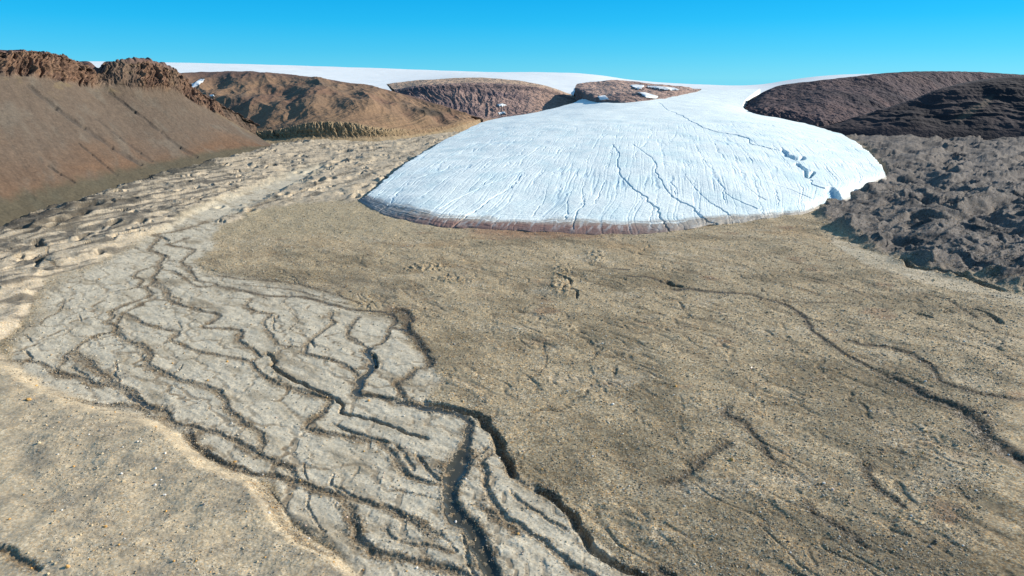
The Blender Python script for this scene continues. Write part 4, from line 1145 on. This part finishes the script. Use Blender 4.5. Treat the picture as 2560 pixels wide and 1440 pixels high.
patch("hill_small", [(1592, 233), (1612, 233), (1645, 243), (1640, 248), (1615, 245)], "snow_patch", "white snow tongue low on the small brown hill beside the glacier", 3)
patch("hill_small", [(1494, 243), (1512, 240), (1522, 250), (1500, 252)], "snow_patch", "bluish snow pocket under the dark foot of the small brown hill", 3)

# ------------------------------------------------------------------ stones
ico_v = []
phi = (1 + 5 ** .5) / 2
for a, b_ in ((-1, phi), (1, phi), (-1, -phi), (1, -phi)):
    ico_v.append((a, b_, 0))
for a, b_ in ((-1, phi), (1, phi), (-1, -phi), (1, -phi)):
    ico_v.append((0, a, b_))
for a, b_ in ((phi, -1), (phi, 1), (-phi, -1), (-phi, 1)):
    ico_v.append((a, 0, b_))
ico_v = np.array(ico_v) / math.hypot(1, phi)
ico_f = np.array([(0, 11, 5), (0, 5, 1), (0, 1, 7), (0, 7, 10), (0, 10, 11), (1, 5, 9), (5, 11, 4), (11, 10, 2), (10, 7, 6), (7, 1, 8),
                  (3, 9, 4), (3, 4, 2), (3, 2, 6), (3, 6, 8), (3, 8, 9), (4, 9, 5), (2, 4, 11), (6, 2, 10), (8, 6, 7), (9, 8, 1)])


def sample_ground(n, row_w):
    """random grid vertices, evenly over the view"""
    r = rng.choice(NR, n, p=row_w / row_w.sum()); c = rng.integers(60, NC - 60, n)
    return r, c


def height_at(x, y):
    r = np.clip(np.searchsorted(Yr, y), 0, NR - 1); c = np.clip(np.searchsorted(uc, x / np.maximum(y, 75)), 0, NC - 1)
    return H[r, c], r, c


dr = np.abs(np.gradient(PY[:, NC // 2])); dr[PY[:, NC // 2] < 470] = 0; dr[:7] = 0; dr[-4:] = 0
NS = 520000
r, c = sample_ground(NS, dr)
fr_c = rng.random(NS)
dens = 0.16 * gmask[r, c] + 0.75 * till_r[r, c] + 0.18 * mm_c[r, c] + 0.10 * ml_c[r, c] + 0.6 * stony[r, c] * wet[r, c]+ 0.1 * stony[r, c]
dens *= 0.55 + 0.8 * np.clip(0.5 + n6[r, c], 0, 1)
dens *= np.where(mgl[r, c] > 0.01, 0, 1) * np.where(water[r, c] > 0.5, 0.3, 1)
keep_ = rng.random(NS) < dens
r, c = r[keep_], c[keep_]; n = len(r)
x = GX[r, c] + rng.uniform(-1, 1, n) * GY[r, c] * 0.0012; y = GY[r, c] + rng.uniform(-1, 1, n) * 0.6
z = H[r, c]
slant = np.sqrt(x * x + y * y + CAM_H ** 2)
smin = 1.1 * slant / F
siz = np.minimum(smin * (1 + rng.pareto(3.2, n) * 0.9), 4.5 * slant / F) * 0.62
siz = np.minimum(siz, 0.5) * 0.88 * (1 + 0.1 * (stony[r, c] > .6) * (slant < 330))
print("stones", n)
V = ico_v[None] * (siz[:, None, None] * (1 + rng.uniform(-.28, .28, (n, 12, 1))))
V = V * np.stack([1 + rng.uniform(-.3, .3, n), 1 + rng.uniform(-.3, .3, n), 0.6 + rng.uniform(-.15, .2, n)], -1)[:, None, :]
an = rng.uniform(0, 6.28, n); ca, sa = np.cos(an)[:, None], np.sin(an)[:, None]
V = np.stack([V[..., 0] * ca - V[..., 1] * sa, V[..., 0] * sa + V[..., 1] * ca, V[..., 2]], -1)
V += np.stack([x, y, z + siz * 0.28], -1)[:, None, :]
Fc = (ico_f[None] + (np.arange(n) * 12)[:, None, None]).reshape(-1, 3)
pal = np.array([C(176, 162, 134), C(150, 140, 122), C(196, 186, 166), C(178, 142, 92), C(110, 100, 88), C(140, 112, 88), C(210, 206, 196)])
pc = pal[rng.choice(7, n, p=[.30, .24, .14, .09, .13, .07, .03])] * rng.uniform(.75, 1.3, (n, 1))
pc = pc * np.where(wet[r, c] > .5, .72, 1)[:, None] * np.where(mr[r, c] > .3, .75, 1)[:, None]
pc = 0.75 * pc + 0.25 * col[r, c]
me = bpy.data.meshes.new("gravel")
me.vertices.add(n * 12); me.vertices.foreach_set("co", V.reshape(-1).astype(np.float32))
me.loops.add(Fc.size); me.loops.foreach_set("vertex_index", Fc.ravel().astype(np.int32))
me.polygons.add(len(Fc)); me.polygons.foreach_set("loop_start", np.arange(0, Fc.size, 3, dtype=np.int32))
at = me.attributes.new("col", 'FLOAT_COLOR', 'POINT')
v4 = np.ones((n * 12, 4), np.float32); v4[:, :3] = np.repeat(pc, 12, 0); at.data.foreach_set("color", v4.ravel())
me.update(calc_edges=True); me.materials.append(M_stones)
gr = bpy.data.objects.new("gravel", me); sc.collection.objects.link(gr); gr['kind'] = 'stuff'
gr['label'] = 'loose stones strewn over the till plain and stream beds'

# ------------------------------------------------------------------ boulders, each an object of its own
import bmesh
ROCKS = []
for s in range(8):
    bm = bmesh.new(); bmesh.ops.create_icosphere(bm, subdivisions=3, radius=1.0)
    rr = random.Random(100 + s)
    planes = []
    for _ in range(11):
        v = np.array([rr.gauss(0, 1), rr.gauss(0, 1), rr.gauss(0, .8)]); v /= np.linalg.norm(v)
        planes.append((v, rr.uniform(.58, .9)))
    for v in bm.verts:
        p = np.array(v.co)
        for nrm, dd in planes:
            k = p @ nrm - dd
            if k > 0:
                p = p - nrm * k * .92
        p = p * (1 + .03 * math.sin(p[0] * 9 + s) * math.cos(p[1] * 8 + p[2] * 7))
        v.co = p * np.array([1.0, .8 + .1 * (s % 3), .68 + .06 * (s % 4)])
    for fce in bm.faces:
        fce.smooth = False
    me = bpy.data.meshes.new("boulder"); bm.to_mesh(me); bm.free(); me.materials.append(M_rock)
    ROCKS.append(me)

COLR = {'o': C(206, 158, 88), 'w': C(222, 216, 204), 't': C(198, 178, 142), 'g': C(140, 134, 126), 'd': C(90, 84, 78), 'p': C(214, 186, 164)}
NAMEC = {'o': 'orange', 'w': 'white', 't': 'tan', 'g': 'grey', 'd': 'dark', 'p': 'pinkish'}


def boulder(px, py, wpx, cc, label, group, k=None):
    x, y, _ = G(px, py)
    z, _, _ = height_at(np.array([x]), np.array([y]))
    z = float(z[0])
    x, y, _ = G(px, py, z)
    z = float(height_at(np.array([x]), np.array([y]))[0][0])
    rad = wpx * math.sqrt(x * x + y * y + CAM_H ** 2) / F / 2
    o = bpy.data.objects.new("boulder", ROCKS[lr.randrange(8) if k is None else k])
    o.location = (x, y, z + rad * .32); o.rotation_euler = (lr.uniform(-.2, .2), lr.uniform(-.2, .2), lr.uniform(0, 6.28))
    o.scale = (rad * lr.uniform(1, 1.2), rad * lr.uniform(.85, 1.1), rad * lr.uniform(.85, 1.15))
    q = COLR[cc] * lr.uniform(.9, 1.1); o.color = (q[0], q[1], q[2], 1)
    o['label'] = label; o['category'] = 'boulder'
    if group:
        o['group'] = group
    sc.collection.objects.link(o)


BG = 'boulders scattered over the gravel'
NAMED = [
 (Z5, 710, 967, 26, 'o', 'big orange boulder on pale silt below the forked water channel'),
 (Z5, 375, 935, 16, 'o', 'orange boulder at the upper end of the zigzag stony channel'),
 (Z5, 965, 935, 14, 't', 'tan boulder in the stream bed where the two feeders meet'),
 (Z5, 1075, 940, 15, 't', 'tan boulder on the bank just right of where the feeders meet'),
 (Z5, 2300, 890, 18, 'w', 'larger of two white boulders close together on the middle till'),
 (Z5, 2370, 888, 12, 'w', 'smaller of two white boulders close together on the middle till'),
 (Z5, 2530, 1345, 18, 'o', 'orange boulder on brown till above the lower dark gully, mid right'),
 (Z6, 905, 740, 26, 't', 'tan angular boulder with black shadow on the lower left slope'),
 (Z6, 290, 480, 22, 't', 'lone tan boulder near the left edge on the beige slope'),
 (Z6, 540, 628, 18, 'o', 'yellow-orange boulder left of centre on the upper beige slope'),
 (Z6, 1140, 632, 20, 'w', 'flat white boulder, upper one on the middle of the beige slope'),
 (Z6, 1135, 762, 20, 'w', 'flat white boulder below the upper white one on the beige slope'),
 (Z6, 1210, 842, 20, 'w', 'white boulder lowest in the row of three down the beige slope'),
 (Z6, 1145, 358, 14, 'o', 'small orange boulder at the upper rim of the beige slope by the stream'),
 (Z6, 1220, 967, 18, 'o', 'orange boulder with dark shadow in the middle of the beige slope'),
 (Z6, 1500, 918, 24, 'g', 'grey flat boulder right of the middle of the beige slope'),
 (Z6, 1980, 985, 26, 'w', 'white boulder in the silty hollow at the slope foot'),
 (Z6, 2270, 1167, 20, 'w', 'white boulder with dark gap at the smooth silt patch, bottom left'),
 (Z6, 775, 1080, 22, 'o', 'flat orange boulder above the dark stony stripe at lower left'),
 (Z6, 495, 1375, 26, 'o', 'orange boulder in the dark stony stripe, bottom left'),
 (Z6, 350, 1420, 22, 't', 'tan boulder at the very bottom left'),
 (Z6, 1725, 603, 24, 'o', 'orange boulder standing in the lower left stream bed'),
 (Z6, 1800, 562, 20, 't', 'tan boulder on the grey bar just above the lower left stream'),
 (Z6, 2205, 742, 20, 'o', 'orange boulder at the joining of two lower left channels'),
 (Z6, 210, 140, 30, 'o', 'yellowish flat boulder near the top of the low beige hill'),
 (Z7, 2500, 38, 24, 'w', 'white boulder on the till upper right of the curved shadowed bank'),
 (Z7, 1745, 1072, 24, 'o', 'orange boulder beside the second dark channel right of the main stream'),
 (Z7, 375, 942, 22, 'p', 'pinkish boulder at the bend of the lower stony channel'),
 (Z7, 1245, 978, 26, 'w', 'white boulder on the left bank of the main stream'),
 (Z7, 715, 1290, 18, 'o', 'yellowish boulder below the lowest stony channel, left of bottom centre'),
 (Z7, 935, 1345, 22, 'w', 'white boulder near the bottom edge left of the main stream'),
 (Z7, 70, 1110, 20, 'w', 'white boulder on the smooth brown silt patch at the slope foot'),
 (Z7, 2080, 755, 26, 't', 'tan boulder at the head of the dark gully, right bank'),
 (Z7, 2150, 815, 22, 't', 'tan boulder just below another tan one in the dark gully'),
 (Z7, 1935, 555, 16, 'o', 'yellow boulder on the till above the dark gully head'),
 (Z7, 2370, 385, 20, 'o', 'yellow boulder on open till right of the curved bank'),
 (Z7, 1305, 270, 18, 't', 'tan boulder at the left edge of the narrow stream stretch'),
 (Z8, 85, 897, 20, 'o', 'orange boulder on the till right of centre in the frame'),
 (Z8, 1860, 865, 16, 'w', 'white boulder between the two dark wet runnels on the right'),
 (Z8, 2450, 1385, 14, 'w', 'white boulder in the dark wet runnel near the right edge'),
 (Z9, 480, 600, 34, 'o', 'large yellow boulder with long black shadow on the right-hand till'),
 (Z9, 1135, 765, 24, 'w', 'white boulder, upper left of a close trio on the right till'),
 (Z9, 1200, 812, 24, 'p', 'pinkish boulder in the middle of a close trio on the right till'),
 (Z9, 1350, 815, 22, 't', 'tan boulder, rightmost of a close trio on the right till'),
 (Z9, 685, 968, 15, 'w', 'small bright white boulder on the lower right till'),
 (Z9, 885, 1005, 18, 't', 'tan boulder right of the small bright white one, lower right'),
 (Z9, 740, 550, 16, 'd', 'dark boulder in a shallow gully on the right till'),
 (Z9, 2285, 265, 24, 'd', 'dark boulder beside the wide wet runnel near the right edge'),
 (Z9, 95, 985, 20, 'g', 'grey boulder on the till right of the bottom centre gully'),
 (Z9, 1410, 1225, 22, 't', 'tan boulder beside the dark hollow at the bottom right'),
 (Z9, 1890, 1215, 18, 'g', 'grey boulder in the dark damp area at the bottom right'),
 (Z9, 2250, 935, 18, 't', 'tan boulder near the right edge above the damp dark area'),
 (Z10, 1940, 1313, 22, 'w', 'bright white boulder on the till at the centre right'),
 (Z10, 2385, 1185, 16, 'o', 'small orange boulder on the till far right of the white one'),
 (Z10, 1565, 1250, 14, 'o', 'small orange boulder on the till in the middle of the frame'),
]
for tag, a, b_, w_, cc_, lab in NAMED:
    (px, py), = Z(tag, (a, b_))
    boulder(px, py, w_ / tag[2], cc_, lab, BG)
REG = [('small {} boulder half sunk in the beige lower left slope', lambda px, py: sd_poly(px, py, MOUND) > 15),
       ('small {} boulder lying on the pale silt between the braided channels', lambda px, py: sd_poly(px, py, GRAY) > 4),
       ('small {} boulder lying on the brown pebbly till right of the braided plain', lambda px, py: (sd_poly(px, py, GRAY) < -25) & (px > 900) & (py > 680) & (sd_poly(px, py, MOUND) < -30) & (sd_poly(px, py, RIGHTM) < -5))]
cnt = 0; tries = 0
quota = [75, 45, 125]
while sum(quota) > 0 and tries < 20000:
    tries += 1
    px, py = lr.uniform(5, 2550), lr.uniform(640, 1435) 
    if lr.random() > 0.25 + 0.75 * (py - 640) / 800:
        continue
    for k, (lab, fn) in enumerate(REG):
        if quota[k] > 0 and fn(np.array([px]), np.array([py]))[0]:
            cc_ = lr.choice('owttgtdp' if k != 0 else 'owttgtt')
            boulder(px, py, lr.uniform(3.6, 6.2), cc_, lab.format(NAMEC[cc_]), BG)
            quota[k] -= 1
            break
